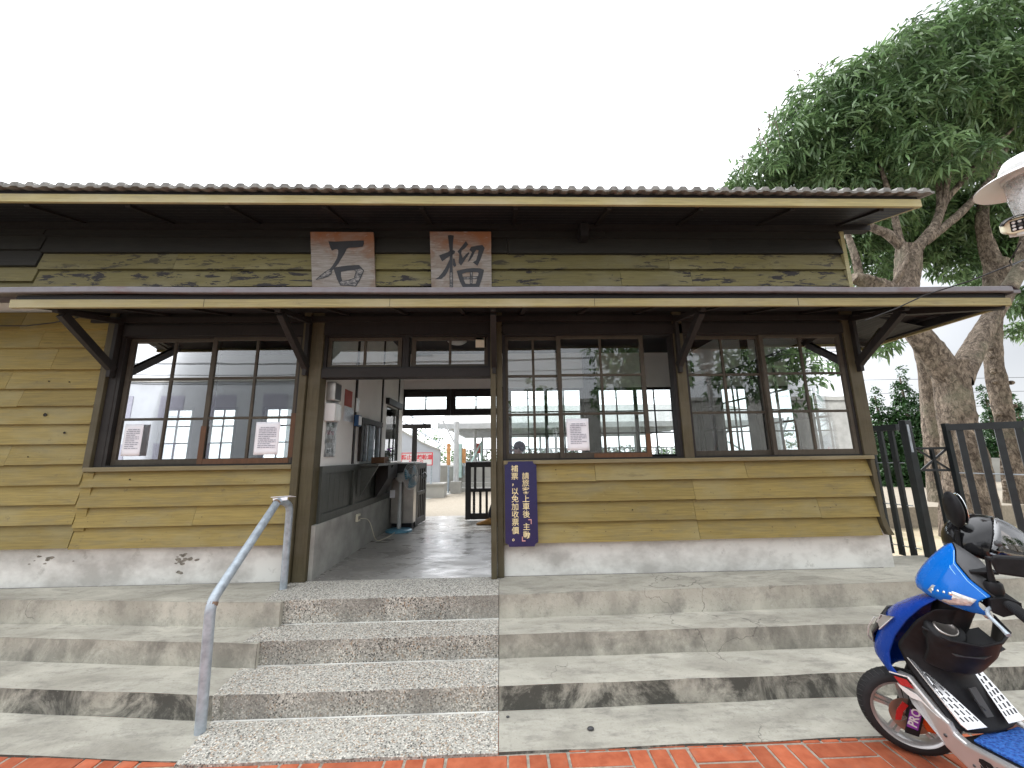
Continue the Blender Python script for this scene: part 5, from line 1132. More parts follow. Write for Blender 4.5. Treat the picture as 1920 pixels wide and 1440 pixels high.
# ------------------------------------------------------------------ black steel gate and fence
def bars_panel(name, label, p0, p1, zt, zb0, zb1, nb, post_w=.10, bw=.052):
    p0, p1 = Vector(p0), Vector(p1); d = (p1 - p0); L_ = d.length; u = d.normalized(); t = thing(name, label, "gate", p0, "black steel gate leaves")
    mm = MB(); mm.beam(Vector((p0.x, p0.y, zt - .035)), Vector((p1.x, p1.y, zt - .035)), .05, .07); mm.build("top_rail", M['fence'], t)
    for k in range(nb):
        f = (k + .7)/nb; p = p0.lerp(p1, f); zb = zb0 + (zb1 - zb0)*f; mm = MB()
        a = u*bw/2; b2 = Vector((-u.y, u.x, 0))*.014
        mm.prism([Vector((*(p - a - b2).xy, zb)), Vector((*(p + a - b2).xy, zb)), Vector((*(p + a + b2).xy, zb)), Vector((*(p - a + b2).xy, zb))], (0, 0, zt - .07 - zb)); mm.build("bar", M['fence'], t)
    mm = MB()
    for z in (.62, .45): pass
    for fz in (.30, .62, .93):
        z0 = zt - (zt - zb0)*fz; z1 = zt - (zt - zb1)*fz
        mm.tube([(p0.x, p0.y, z0), (p1.x, p1.y, z1)], .006, 6)
    mm.build("tie_wire", M['galv'], t)
    return t, u
g1, u1 = bars_panel("gate_leaf", "short black barred gate leaf at the right corner of the station", (4.66, 4.40, .45), (4.66, 5.6, .45), 1.945, .455, .40, 9, bw=.055)
t = thing("gate_post", "thick black square gate post between the two barred leaves", "post", (4.66, 4.32, .40)); m = MB(); m.box(4.615, 4.69, 4.27, 4.345, .30, 1.98); m.build("shaft", M['fence'], t, bevel=.006)
m = MB(); m.box(4.625, 4.65, 4.265, 4.2695, 1.62, 1.93); m.build("plate", M['galv'], t)
m = MB()
for z in (1.66, 1.42): m.beam((4.735, 4.30, z), (4.97, 4.20, z), .02, .025)
m.beam((4.735, 4.30, 1.42), (4.97, 4.20, 1.66), .015, .02); m.beam((4.735, 4.32, 1.66), (4.97, 4.22, 1.42), .015, .02); m.beam((4.85, 4.26, .35), (4.85, 4.26, 1.66), .03, .03)
m.build("latch_grille", M['fence'], t)
g2, u2 = bars_panel("gate_leaf", "long black barred gate leaf reaching the right edge, behind the scooter", (4.97, 4.17, .2), (6.3, 2.85, .1), 1.92, .16, .02, 14)
m = MB(); m.prism([(4.945, 4.195, .1), (4.99, 4.195, .1), (4.99, 4.15, .1), (4.945, 4.15, .1)], (0, 0, 1.83)); m.build("stile", M['fence'], g2)

# ------------------------------------------------------------------ street lamp with camera
t = thing("street_lamp", "white enamel post lamp with a wide disc shade and clear glass jar", "street lamp", (3.2, 2.05, 0))
LX, LY = at(1934, 338, 2.05).x, 2.05
zr = at(1934, 338, 2.05).z
Lp = Vector((LX, LY, 0)); tilt = Vector((.0, .0, 1)).normalized()
m = MB(); m.lathe([(.0001, .185), (.05, .18), (.095, .155), (.118, .11), (.125, .085), (.118, .08), (.110, .055), (.118, .045), (.118, .02), (.10, .02)], Lp + Vector((0, 0, zr)), tilt, 36); m.build("cap", M['white'], t)
m = MB(); m.lathe([(.10, .055), (.15, .05), (.20, .030), (.238, .004), (.240, -.002), (.234, 0), (.20, .022), (.15, .042), (.10, .046)], Lp + Vector((0, 0, zr)), tilt, 48); m.build("shade", M['white'], t)
m = MB(); m.lathe([(.108, .02), (.106, -.10), (.088, -.26)], Lp + Vector((0, 0, zr)), tilt, 32); m.build("jar", M['hazy'], t, solid=.004)
m = MB(); m.lathe([(.0001, .03), (.05, .02), (.07, -.03), (.0001, -.032)], Lp + Vector((0, 0, zr)), tilt, 20); m.build("socket", M['fanwhite'], t)
m = MB(); m.lathe([(.0001, -.03), (.05, -.04), (.072, -.09), (.070, -.17), (.055, -.22), (.0001, -.225)], Lp + Vector((0, 0, zr)), tilt, 16); m.build("bulb", M['white'], t)
m = MB(); m.lathe([(.095, -.24), (.10, -.262), (.10, -.29), (.075, -.31), (.05, -.335), (.05, -.355), (.075, -.365), (.078, -.385), (.05, -.40), (.045, -.42), (.04, -.5)], Lp + Vector((0, 0, zr)), tilt, 28); m.build("collar", M['white'], t)
m = MB(); m.tube([Lp + Vector((0, 0, zr - .5)), Lp + Vector((0, 0, .25)), Lp + Vector((0, 0, .249))], .036, 14); m.lathe([(.09, 0), (.09, .04), (.06, .06), (.05, .25)], Lp, (0, 0, 1), 20); m.build("post", M['white'], t)
# small security camera clamped to the collar
t = thing("security_camera", "small cream security camera with a square of lamps, fixed under the lamp jar", "camera", Lp + Vector((-.08, -.08, zr - .33)))
c = at(1912, 421, 1.90); look = (Vector((-.30, -1.5, 1.0)) - c).normalized(); look = Vector((-.74, -.62, -.38)).normalized(); sx_ = look.cross(Vector((0, 0, 1))).normalized(); sz_ = sx_.cross(look)
def oc(u, v, d): return c + sx_*u + sz_*v + look*d
def rrect(w_, h_, r_, d, n=5): return [oc(sx*(w_ - r_) + r_*math.cos(a), sy*(h_ - r_) + r_*math.sin(a), d) for sx, sy, a0 in ((1, 1, 0), (-1, 1, 90), (-1, -1, 180), (1, -1, 270)) for a in [R(a0 + 90*k/n) for k in range(n + 1)]]
m = MB(); m.grid([rrect(.052, .038, .026, -.16), rrect(.056, .042, .028, -.15), rrect(.056, .042, .028, .004), rrect(.052, .038, .026, .010)], close=True); m.add(rrect(.052, .038, .026, .010), [tuple(range(24))]); m.build("housing", plain("cream_plastic", (.70, .66, .48), .4), t)
m = MB(); m.prism(rrect(.034, .030, .004, .0105), look*.002); m.build("face_plate", M['black'], t)
m = MB()
for i in range(3):
    for j in range(3):
        if (i, j) != (1, 1): m.lathe([(.0001, .003), (.006, .002), (.0075, 0)], oc((i - 1)*.022, (j - 1)*.019, .0127), look, 10)
m.build("lamp_lens", M['white'], t)
m = MB(); m.lathe([(.010, 0), (.010, .004), (.004, .005), (.0001, .005)], oc(0, 0, .0127), look, 14); m.build("lens", M['dgrey'], t)
m = MB(); m.grid([[oc(.062*math.cos(a), .050*math.sin(a) , d) for a in np.linspace(R(20), R(165), 12)] for d in (-.12, .035)]); m.build("hood", M['black'], t, solid=.004)
m = MB(); m.beam(oc(.02, -.045, -.09), Lp + Vector((0, 0, zr - .34)), .03, .03); m.build("mount", M['fanwhite'], t)

# cables
p0, p1, p2 = at(1920, 487, 2.55), at(1735, 553, 3.15), at(1622, 601, 3.3)
m = MB(); m.tube([p0 + Vector((1.5, -.3, .15)), p0, (p0 + p1)/2 + Vector((0, 0, -.015)), p1, (p1 + p2)/2 + Vector((0, 0, -.01)), p2], .006, 6); tag(m.build("black_cable", M['cable']), "thin black cable strung across the right end of the lower eave", "cable")
m = MB(); m.tube([at(1914, 455, 2.15), at(1905, 470, 2.2), at(1893, 490, 2.25), at(1897, 498, 2.3), at(1925, 485, 2.4)], .004, 6); tag(m.build("lamp_cable", M['cable']), "short loop of thin wire hanging under the lamp collar", "cable")
m = MB(); m.tube([at(-40, 609, 3.85), at(0, 611, 3.87), at(50, 611, 3.88), at(100, 605, 3.89), at(152, 594, 3.88)], .006, 6); tag(m.build("wall_cable", M['cable']), "dark cable sagging across the left boards to the first bracket", "cable")

# ------------------------------------------------------------------ across the street (seen only in the panes)
def block(label, x0, x1, y0, y1, h, wins, mat):
    t = thing("street_building", label, "building", ((x0 + x1)/2, y0, 0)); mm = MB(); mm.box(x0, x1, y0, y1, -.02, h); mm.build("wall", mat, t)
    for (a, c2, z0, z1) in wins: mm = MB(); mm.box(a, c2, y1, y1 + .03, z0, z1); mm.build("window", M['ink'], t)
    mm = MB(); mm.box(x0 - .1, x1 + .1, y0 - .1, y1 + .1, h, h + .25); mm.build("parapet", M['pale_conc'], t)
block("plain pale two storey block mirrored in the left window", -26, -11, -24, -15, 6.2, [(-23 + k*3, -21.6 + k*3, z, z + 1.4) for k in range(4) for z in (1.2, 4)], M['wall_white'])
block("low grey shop house mirrored beside the pale block", -10.5, 3, -25, -17, 4.0, [(-9 + k*3, -7.5 + k*3, 1.0, 2.6) for k in range(4)], M['pale_conc'])
block("long grey house mirrored in the right windows", 5, 26, -26, -17, 5.0, [], M['pale_conc'])
def street_tree(label, x, y, h, r_, seed):
    t = thing("street_tree", label, "tree", (x, y, 0), "trees across the street"); mm = MB(); limb(mm, [(x, y, 0), (x + .1, y, h*.35), (x - .1, y + .1, h*.7)], [.3, .22, .12], 10, .1, seed); mm.build("trunk", M['bark'], t)
    g = random.Random(seed); leaf_cloud("crown", M['leaf'], [((x + g.uniform(-r_, r_)*.7, y + g.uniform(-r_, r_)*.7, h*.65 + g.uniform(-.3, .9)*r_), r_*g.uniform(.45, .7)) for _ in range(9)], 22, .34, .11, t, .4, .2, seed, whorl=8)
street_tree("leafy tree mirrored in the right hand windows", 6.5, -9.5, 7.5, 2.6, 81); street_tree("leafy tree mirrored at the right end of the windows", 12.5, -8.5, 7.0, 2.6, 82); street_tree("small tree mirrored in the left window", -8.0, -11.0, 4.2, 1.4, 83); street_tree("leafy tree mirrored behind the printed sheet", 1.8, -12, 6.0, 1.8, 84)
t = thing("utility_pole", "concrete utility pole with cross arms mirrored in the left window", "pole", (-4.6, -12, 0)); m = MB(); m.tube([(-4.6, -12, 0), (-4.6, -12, 7.5)], [.16, .11], 10); m.build("pole", M['basewall'], t); m = MB(); m.box(-5.6, -3.6, -12.06, -11.94, 6.9, 7.0); m.box(-5.3, -3.9, -12.06, -11.94, 6.3, 6.4); m.build("cross_arm", M['galv'], t)
for k, (z, y) in enumerate(((7.05, -12.0), (6.9, -11.6), (6.45, -12.2), (5.9, -12.0))): wire(("top", "second", "third", "lowest")[k] + " of the street wires mirrored in the panes", (-40, y - 2, z + .6), (30, y + 1.5, z + .4), .9, .018, "street_wire", "wires across the street")

# ------------------------------------------------------------------ blue scooter
SO_ = Vector((2.29, 2.40, 0)); th = R(92); ln_ = R(5)
_f = Vector((math.cos(th), math.sin(th), 0)); _l0 = Vector((-math.sin(th), math.cos(th), 0)); _up = Vector((0, 0, 1))*math.cos(ln_) + _l0*math.sin(ln_); _l = _up.cross(_f)
TB = Matrix(((_f.x, _l.x, _up.x, SO_.x), (_f.y, _l.y, _up.y, SO_.y), (_f.z, _l.z, _up.z, SO_.z), (0, 0, 0, 1)))     # body frame: forward, left, up
TH = TB @ Matrix.Translation((-.40, 0, 0)) @ Matrix.Rotation(R(53), 4, 'Z')                                          # handlebar frame, turned left
TW = TB @ Matrix.Rotation(R(53), 4, 'Z')                                                                            # front wheel frame
SC = thing("scooter", "parked blue scooter with silver side panel, front wheel turned left on the red bricks", "scooter", SO_)
def sp(mb, name, mat, par=None, **k): return mb.build(name, mat, par or SC, **k)
def lerp_rows(keys, n):
    out = []
    for i in range(len(keys) - 1):
        for k in range(n): u = k/n; out.append([Vector(a).lerp(Vector(b2), u) for a, b2 in zip(keys[i], keys[i+1])])
    return out + [[Vector(p) for p in keys[-1]]]
# front wheel
WC = Vector((0, 0, .212))
m = MB(TW); prof = []
for a in np.linspace(-100, 100, 17): prof.append((.166 + .046*math.cos(R(a)), .050*math.sin(R(a))))
m.lathe(prof, WC, (0, 1, 0), 64); wh = sp(m, "front_wheel", M['rubber'])
m = MB(TW)
for k in range(44):          # tread blocks
    for sgn in (-1, 1):
        a = 2*math.pi*(k + .25*sgn)/44; pts = []
        for u, r_ in ((.006, .2108), (.022, .2062), (.036, .1950)):
            aa = a + u*2.2; pts.append((r_*math.cos(aa), sgn*u*1.15, .212 + r_*math.sin(aa)))
        m.tube(pts, .0022, 4, cap=False)
m.build("tread", M['dgrey'], wh)
m = MB(TW); m.lathe([(.160, .050), (.150, .046), (.143, .034), (.140, .0), (.143, -.034), (.150, -.046), (.160, -.05)], WC, (0, 1, 0), 56)
for k in range(5):
    a = 2*math.pi*k/5 + .3
    for da in (-.16, .16): m.beam(WC + Vector((.03*math.cos(a + da*2), 0, .03*math.sin(a + da*2))), WC + Vector((.143*math.cos(a + da*.6), 0, .143*math.sin(a + da*.6))), .016, .022, up=(0, 1, 0))
m.lathe([(.0001, .035), (.03, .035), (.035, .02), (.035, -.02), (.03, -.035), (.0001, -.035)], WC, (0, 1, 0), 20); m.build("rim", M['silver'], wh)
m = MB(TW); m.lathe([(.055, .058), (.086, .058), (.086, .061), (.055, .061), (.055, .058)], WC, (0, 1, 0), 40, smooth=False)
for k in range(5):
    a = 2*math.pi*k/5; m.beam(WC + Vector((.02*math.cos(a), .06, .02*math.sin(a))), WC + Vector((.055*math.cos(a + .4), .06, .055*math.sin(a + .4))), .004, .018, up=(1, 0, 0))
m.build("brake_disc", M['copper'], wh)
m = MB(TW); m.box(-.125, -.045, .045, .095, .175, .245); m.prism([(-.13, .05, .24), (-.05, .05, .27), (-.03, .05, .245), (-.05, .05, .17), (-.12, .05, .165)], (0, .05, 0)); m.build("brake_caliper", M['orange'], wh, bevel=.006)
m = MB(TW); m.prism([(.02, .096, .30), (.055, .096, .25), (.07, .096, .20), (.045, .096, .205), (.03, .096, .245), (.0, .096, .285)], (0, .006, 0)); m.build("red_bracket", M['red'], wh)
# fork legs with printed guard
for sy in (.078, -.078):
    m = MB(TW); m.tube([(.0, sy, .212), (-.06, sy, .36), (-.13, sy*.9, .52)], [.024, .027, .022], 14); m.lathe([(.0001, .03), (.016, .03), (.016, -.02), (.0001, -.02)], (0, sy, .212), (0, 1, 0), 12); fk = sp(m, "fork_leg", M['black'])
m = MB(TW); m.prism([(.045, .100, .150), (-.010, .100, .140), (-.105, .100, .375), (-.045, .100, .400)], (0, .012, 0)); gd = m.build("fork_guard", M['black'], SC, bevel=.005)
m = MB(TW); m.prism([(.030, .1125, .185), (-.012, .1125, .175), (-.045, .1125, .262), (-.002, .1125, .275)], (0, .001, 0)); m.build("purple_band", M['purple'], gd)
m = MB(TW); xa = Vector((-.38, 0, .92)).normalized(); ya = Vector((-.92, 0, -.38)).normalized()
text_mb("PRO", .050, (-.012, .1142, .235), -xa if False else xa, xa.cross(Vector((0, 1, 0))) if False else Vector((0, 1, 0)).cross(xa), bold=.0012, depth=.0006, mb=m); m.build("lettering", M['white'], gd)
# leg shield, outside
def sec(z, ue, w_, un, wn=.6): return [(ue, w_, z), (ue + (un - ue)*.35, w_*1.03, z), (ue + (un - ue)*.75, w_*wn, z), (un, w_*.15, z), (un, -w_*.15, z), (ue + (un - ue)*.75, -w_*wn, z), (ue + (un - ue)*.35, -w_*1.03, z), (ue, -w_, z)]
K_ = [sec(.955, -.435, .105, -.36), sec(.90, -.375, .135, -.25), sec(.81, -.295, .155, -.11), sec(.70, -.215, .165, .0), sec(.60, -.165, .170, .055), sec(.535, -.155, .172, .06), sec(.47, -.215, .172, -.03, .75)]
m = MB(TB); m.grid(lerp_rows(K_, 4)); sp(m, "leg_shield", M['dblue'], solid=.006, sub=1)
TN = TB @ Matrix.Translation((-.030, 0, 0)) @ Matrix.Diagonal((1, .975, 1, 1))
# black headlamp nose with pale line
m = MB(TN)
for sgn in (1,):
    m.grid([[(.068, .03, .56), (.062, .03, .62), (.01, .03, .71), (-.045, .03, .775)], [(.035, .095, .575), (.028, .10, .635), (-.03, .105, .715), (-.085, .10, .775)], [(-.02, .150, .60), (-.035, .158, .655), (-.085, .160, .71), (-.13, .152, .755)]])
m.grid([[(.068, -.03, .56), (.062, -.03, .62), (.01, -.03, .71), (-.045, -.03, .775)], [(.035, -.095, .575), (.028, -.10, .635), (-.03, -.105, .715), (-.085, -.10, .775)], [(-.02, -.150, .60), (-.035, -.158, .655), (-.085, -.160, .71), (-.13, -.152, .755)]])
m.grid([[(.069, .03, .56), (.063, .03, .62), (.011, .03, .71), (-.044, .03, .775)], [(.069, -.03, .56), (.063, -.03, .62), (.011, -.03, .71), (-.044, -.03, .775)]])
hd = sp(m, "headlamp", plain("tinted_lamp_lens", (.03, .03, .032), .25, var=.3), solid=-.008)
m = MB(TN); m.tube([(.05, .09, .57), (.02, .135, .615), (-.02, .155, .68), (-.065, .150, .745), (-.09, .125, .752), (-.06, .135, .715)], .0035, 6); m.tube([(-.10, .172, .70), (-.20, .172, .80), (-.13, .172, .785), (-.095, .170, .735)], .0025, 6); m.build("silver_line", M['white'], hd)
m = MB(TN); m.add([(-.105, .1715, .70), (-.20, .166, .80), (-.135, .1655, .785), (-.098, .169, .735)], [(0, 1, 2, 3)]); m.build("grey_decal", M['silver'], SC, solid=.003)
# leg shield, inside (rider side)
KI = [[(-.415, .125, .90), (-.455, .06, .90), (-.46, 0, .90), (-.455, -.06, .90), (-.415, -.125, .90)], [(-.325, .150, .82), (-.40, .08, .80), (-.41, 0, .80), (-.40, -.08, .80), (-.325, -.150, .82)], [(-.20, .163, .66), (-.31, .10, .64), (-.33, 0, .64), (-.31, -.10, .64), (-.20, -.163, .66)],
      [(-.235, .166, .56), (-.33, .105, .54), (-.35, 0, .53), (-.33, -.105, .54), (-.235, -.166, .56)], [(-.33, .166, .455), (-.385, .10, .44), (-.395, 0, .43), (-.385, -.10, .44), (-.33, -.166, .455)], [(-.40, .166, .375), (-.43, .10, .37), (-.435, 0, .365), (-.43, -.10, .37), (-.40, -.166, .375)]]
m = MB(TB); m.grid(lerp_rows(KI, 4)); sp(m, "inner_shield", M['black'], solid=-.008, sub=1)
m = MB(TB); m.tube([(-.37, .0, .47), (-.425, .02, .455)], .004, 4); m.prism([(-.372, .018, .52), (-.372, -.018, .52), (-.415, -.018, .42), (-.415, .018, .42)], (-.006, 0, .002)); sp(m, "hook_plate", M['dgrey'])
# open front pocket
rim_ = [(-.36, .155, .80), (-.45, .13, .775), (-.51, .05, .765), (-.52, -.04, .775), (-.50, -.12, .80), (-.42, -.165, .835)]
low_ = [(-.30, .145, .62), (-.37, .11, .60), (-.405, .04, .59), (-.41, -.03, .59), (-.385, -.10, .60), (-.33, -.145, .63)]
mid_ = [Vector(a).lerp(Vector(b2), .55) + Vector((-.018, 0, 0)) for a, b2 in zip(rim_, low_)]
m = MB(TB); m.grid(lerp_rows([rim_, mid_, low_], 4)); gp = sp(m, "front_pocket", M['black'], solid=-.006, sub=1)
m = MB(TB); m.tube([Vector(p) for p in rim_], .007, 8); m.build("pocket_rim", M['black'], gp)
m = MB(TB); m.add([(-.34, .13, .74), (-.44, .11, .70), (-.49, .03, .70), (-.48, -.10, .72), (-.36, -.14, .76)], [(4, 3, 2, 1, 0)]); m.build("pocket_floor", M['dgrey'], gp, solid=.004)
# filler cap on its boss
m = MB(TB); axc = Vector((-.55, .12, .82)).normalized()
m.lathe([(.068, -.07), (.072, -.01), (.064, 0), (.0001, .002)], (-.405, .085, .805), axc, 26); fb_ = sp(m, "filler_boss", M['black'])
m = MB(TB); m.lathe([(.044, 0), (.044, .006), (.036, .010), (.034, .006), (.0001, .007)], (-.405, .085, .806), axc, 26); m.build("filler_cap", M['steel'], fb_)
m = MB(TB); m.lathe([(.018, 0), (.018, .012), (.0001, .014)], (-.50, -.03, .885), (-.8, 0, .6), 16); sp(m, "ignition_lock", M['steel'])
# silver trim plates with dark slots
for s_ in (1, -1):
    Q = [(-.228, .158*s_, .598), (-.245, .128*s_, .572), (-.43, .055*s_, .385), (-.425, .150*s_, .385), (-.405, .155*s_, .395)]
    m = MB(TB); off = Vector((-.010, 0, .012)); m.prism([Vector(p) + off for p in (Q if s_ > 0 else reversed(Q))], (-.004, 0, .004)); tp = sp(m, "trim_plate", plain("polished_plate", (.70, .70, .70), .25, .8, var=.05), bevel=.002)
    m = MB(TB); d_ = Vector((-.013, 0, .0165))
    for i in range(9):
        u = .16 + i*.09; cA = Vector(Q[1]).lerp(Vector(Q[2]), u); cB = Vector(Q[0]).lerp(Vector(Q[3]), u); n_ = 1 + int(i*.42)
        for j in range(n_):
            c_ = cA.lerp(cB, (j + .6)/(n_ + .2)); e_ = (Vector(Q[2]) - Vector(Q[1])).normalized()
            m.beam(c_ + d_ - e_*.009, c_ + d_ + e_*.009, .006, .003, up=(-.7, 0, .7))
    m.build("slot", M['dgrey'], tp)
# lower side panels, floor, mat
side = [(-.145, .50), (-.235, .525), (-.335, .43), (-.385, .40), (-.40, .365), (-.44, .352), (-.66, .372), (-.95, .42), (-.95, .30), (-.66, .245), (-.43, .235), (-.345, .275), (-.24, .40)]
for s_ in (1, -1):
    m = MB(TB); pts = [(u, (.150 if i in (0,) else .182)*s_, z) for i, (u, z) in enumerate(side)]; m.prism(pts if s_ > 0 else pts[::-1], (0, -.035*s_, 0)); pn = sp(m, "side_panel", M['silver'], bevel=.010)
    if s_ > 0:
        m = MB(TB); m.prism([(-.15, .1835, .495), (-.24, .1835, .52), (-.262, .1835, .50), (-.17, .1835, .468)], (0, .0015, 0)); m.build("black_decal", M['black'], pn)
        m = MB(TB); m.prism([(-.168, .1852, .492), (-.235, .1852, .508), (-.265, .1852, .480), (-.195, .1852, .462)], (0, .001, 0)); m.build("red_decal", M['red'], pn)
        m = MB(TB); m.prism([(-.175, .1835, .462), (-.27, .1835, .458), (-.345, .1835, .405), (-.36, .1835, .405), (-.285, .1835, .435), (-.235, .1835, .425), (-.195, .1835, .44)], (0, .0015, 0)); m.prism([(-.145, .1835, .503), (-.242, .1835, .528), (-.340, .1835, .435), (-.337, .1835, .429), (-.240, .1835, .521), (-.145, .1835, .497)], (0, .0015, 0)); m.build("white_decal", M['wpaint'], pn)
        m = MB(TB); text_mb("SYM", .072, (-.55, .1835, .300), (-1, 0, .08), (.08, 0, 1), bold=.005, depth=.001, mb=m); m.build("lettering", M['black'], pn)
        m = MB(TB); m.lathe([(.0001, .004), (.007, .003), (.007, 0)], (-.36, .1825, .335), (0, 1, 0), 10); m.lathe([(.0001, .004), (.005, .003), (.005, 0)], (-.455, .1825, .275), (0, 1, 0), 10); m.build("screw", M['dgrey'], pn)
m = MB(TB); m.prism([(-.40, .150, .345), (-.40, -.150, .345), (-.95, -.150, .395), (-.95, .150, .395)], (0, 0, -.05)); sp(m, "floor_board", M['black'])
m = MB(TB); mp = [(-.44, .135, .352), (-.415, .05, .350), (-.425, -.05, .350), (-.41, -.135, .350), (-.78, -.135, .384), (-.78, .135, .384)]; m.prism([Vector(p) for p in mp], (0, 0, .008)); sp(m, "floor_mat", M['mat'])
# rear body, seat, rear wheel, stand
m = MB(TB); KR = [[(-.93, s_*w_, z) for s_, w_, z in ((1, .14, .42), (1, .15, .62), (1, .10, .75), (-1, .10, .75), (-1, .15, .62), (-1, .14, .42))], [(-1.25, s_*w_, z) for s_, w_, z in ((1, .16, .45), (1, .17, .66), (1, .12, .78), (-1, .12, .78), (-1, .17, .66), (-1, .16, .45))], [(-1.62, s_*w_, z) for s_, w_, z in ((1, .07, .66), (1, .08, .74), (1, .06, .80), (-1, .06, .80), (-1, .08, .74), (-1, .07, .66))]]
m.grid(KR, close=True); m.add(KR[0], [tuple(range(5, -1, -1))]); m.add(KR[-1], [tuple(range(6))]); sp(m, "rear_body", M['dblue'], bevel=.01)
m = MB(TB); KS = [[(-.95, y, z) for y, z in ((.10, .752), (.08, .82), (-.08, .82), (-.10, .752))], [(-1.25, y, z) for y, z in ((.12, .782), (.10, .85), (-.10, .85), (-.12, .782))], [(-1.55, y, z) for y, z in ((.08, .80), (.07, .87), (-.07, .87), (-.08, .80))]]
m.grid(KS, close=True); m.add(KS[0], [(3, 2, 1, 0)]); m.add(KS[-1], [(0, 1, 2, 3)]); sp(m, "seat", M['black'], bevel=.02)
m = MB(TB); m.lathe(prof, (-1.30, 0, .212), (0, 1, 0), 48); rw_ = sp(m, "rear_wheel", M['rubber']); m = MB(TB); m.lathe([(.0001, .04), (.16, .045), (.15, -.045), (.0001, -.04)], (-1.30, 0, .212), (0, 1, 0), 32); m.build("rim", M['silver'], rw_)
m = MB(TB); m.box(-1.35, -.95, -.10, .08, .20, .40); sp(m, "engine", M['dgrey'], bevel=.03)
m = MB(TB); m.tube([(-.85, .10, .27), (-.92, .24, .022)], .012, 8); sp(m, "side_stand", M['black'])
# steering head shroud
m = MB(TB); m.tube([(-.30, 0, .70), (-.40, 0, .90), (-.40, 0, 1.0)], [.06, .07, .06], 16); sp(m, "steering_shroud", M['black'])
# handlebar cowl: light blue shell
def cp(b, pr): return [(a, b, z) for a, z in pr]
def cowl_secs(s_): return [cp(0, [(-.055, 1.195), (.02, 1.135), (.085, 1.06), (.128, .985), (.112, .952), (.05, .935)]), cp(.055*s_, [(-.045, 1.175), (.022, 1.115), (.078, 1.05), (.118, .985), (.104, .95), (.045, .928)]), cp(.105*s_, [(-.022, 1.130), (.022, 1.085), (.060, 1.035), (.090, .985), (.080, .95), (.025, .920)]), cp(.145*s_, [(-.045, 1.065), (-.005, 1.045), (.028, 1.015), (.045, .985), (.035, .955), (-.01, .918)]), cp(.185*s_, [(-.09, 1.005), (-.07, 1.0), (-.045, .985), (-.035, .968), (-.045, .945), (-.075, .918)])]
L_ = cowl_secs(1); R__ = cowl_secs(-1)
m = MB(TH); m.grid(lerp_rows(R__[::-1] + L_[1:], 4)); cw = sp(m, "handlebar_cowl", M['blue'], solid=.005, sub=1)
m = MB(TH)
for o_ in (0, .018):
    m.tube([(p[0] + .004 + o_*.9, p[1] + .004, p[2] - .010 - o_) for p in ((-.045, .05, 1.178), (-.018, .103, 1.130), (-.038, .142, 1.066), (-.075, .178, 1.012))], .0018, 5)
m.build("cowl_line", plain("pale_blue_line", (.25, .55, .80), .3), cw)
m = MB(TH)        # dark dash filling the back of the cowl
back = [L_[4][0], L_[3][0], L_[2][0], L_[1][0], R__[0][0], R__[1][0], R__[2][0], R__[3][0], R__[4][0]]
inner = [(-.13, p[1]*.75, .985 + (p[2] - .985)*.62) for p in back]
m.grid([[Vector(p) + Vector((-.003, 0, -.004)) for p in back], inner, [(-.14, p[1]*.5, .99) for p in back]]); sp(m, "dash", M['dgrey'], solid=.003)
m = MB(TH); m.lathe([(.0001, .004), (.03, .003), (.034, 0)], (-.105, .02, 1.075), (-.75, 0, .66), 20); sp(m, "gauge", M['steel'])
m = MB(TH); m.grid([[(a, y, z) for a, z in ((-.075, 1.0), (-.12, 1.01), (-.165, .995), (-.16, .955), (-.10, .93), (-.07, .945))] for y in (-.20, -.12, .12, .20)], close=True); m.add([(a, .20, z) for a, z in ((-.075, 1.0), (-.12, 1.01), (-.165, .995), (-.16, .955), (-.10, .93), (-.07, .945))], [tuple(range(6))]); sp(m, "handlebar_cover", M['black'], bevel=.006)
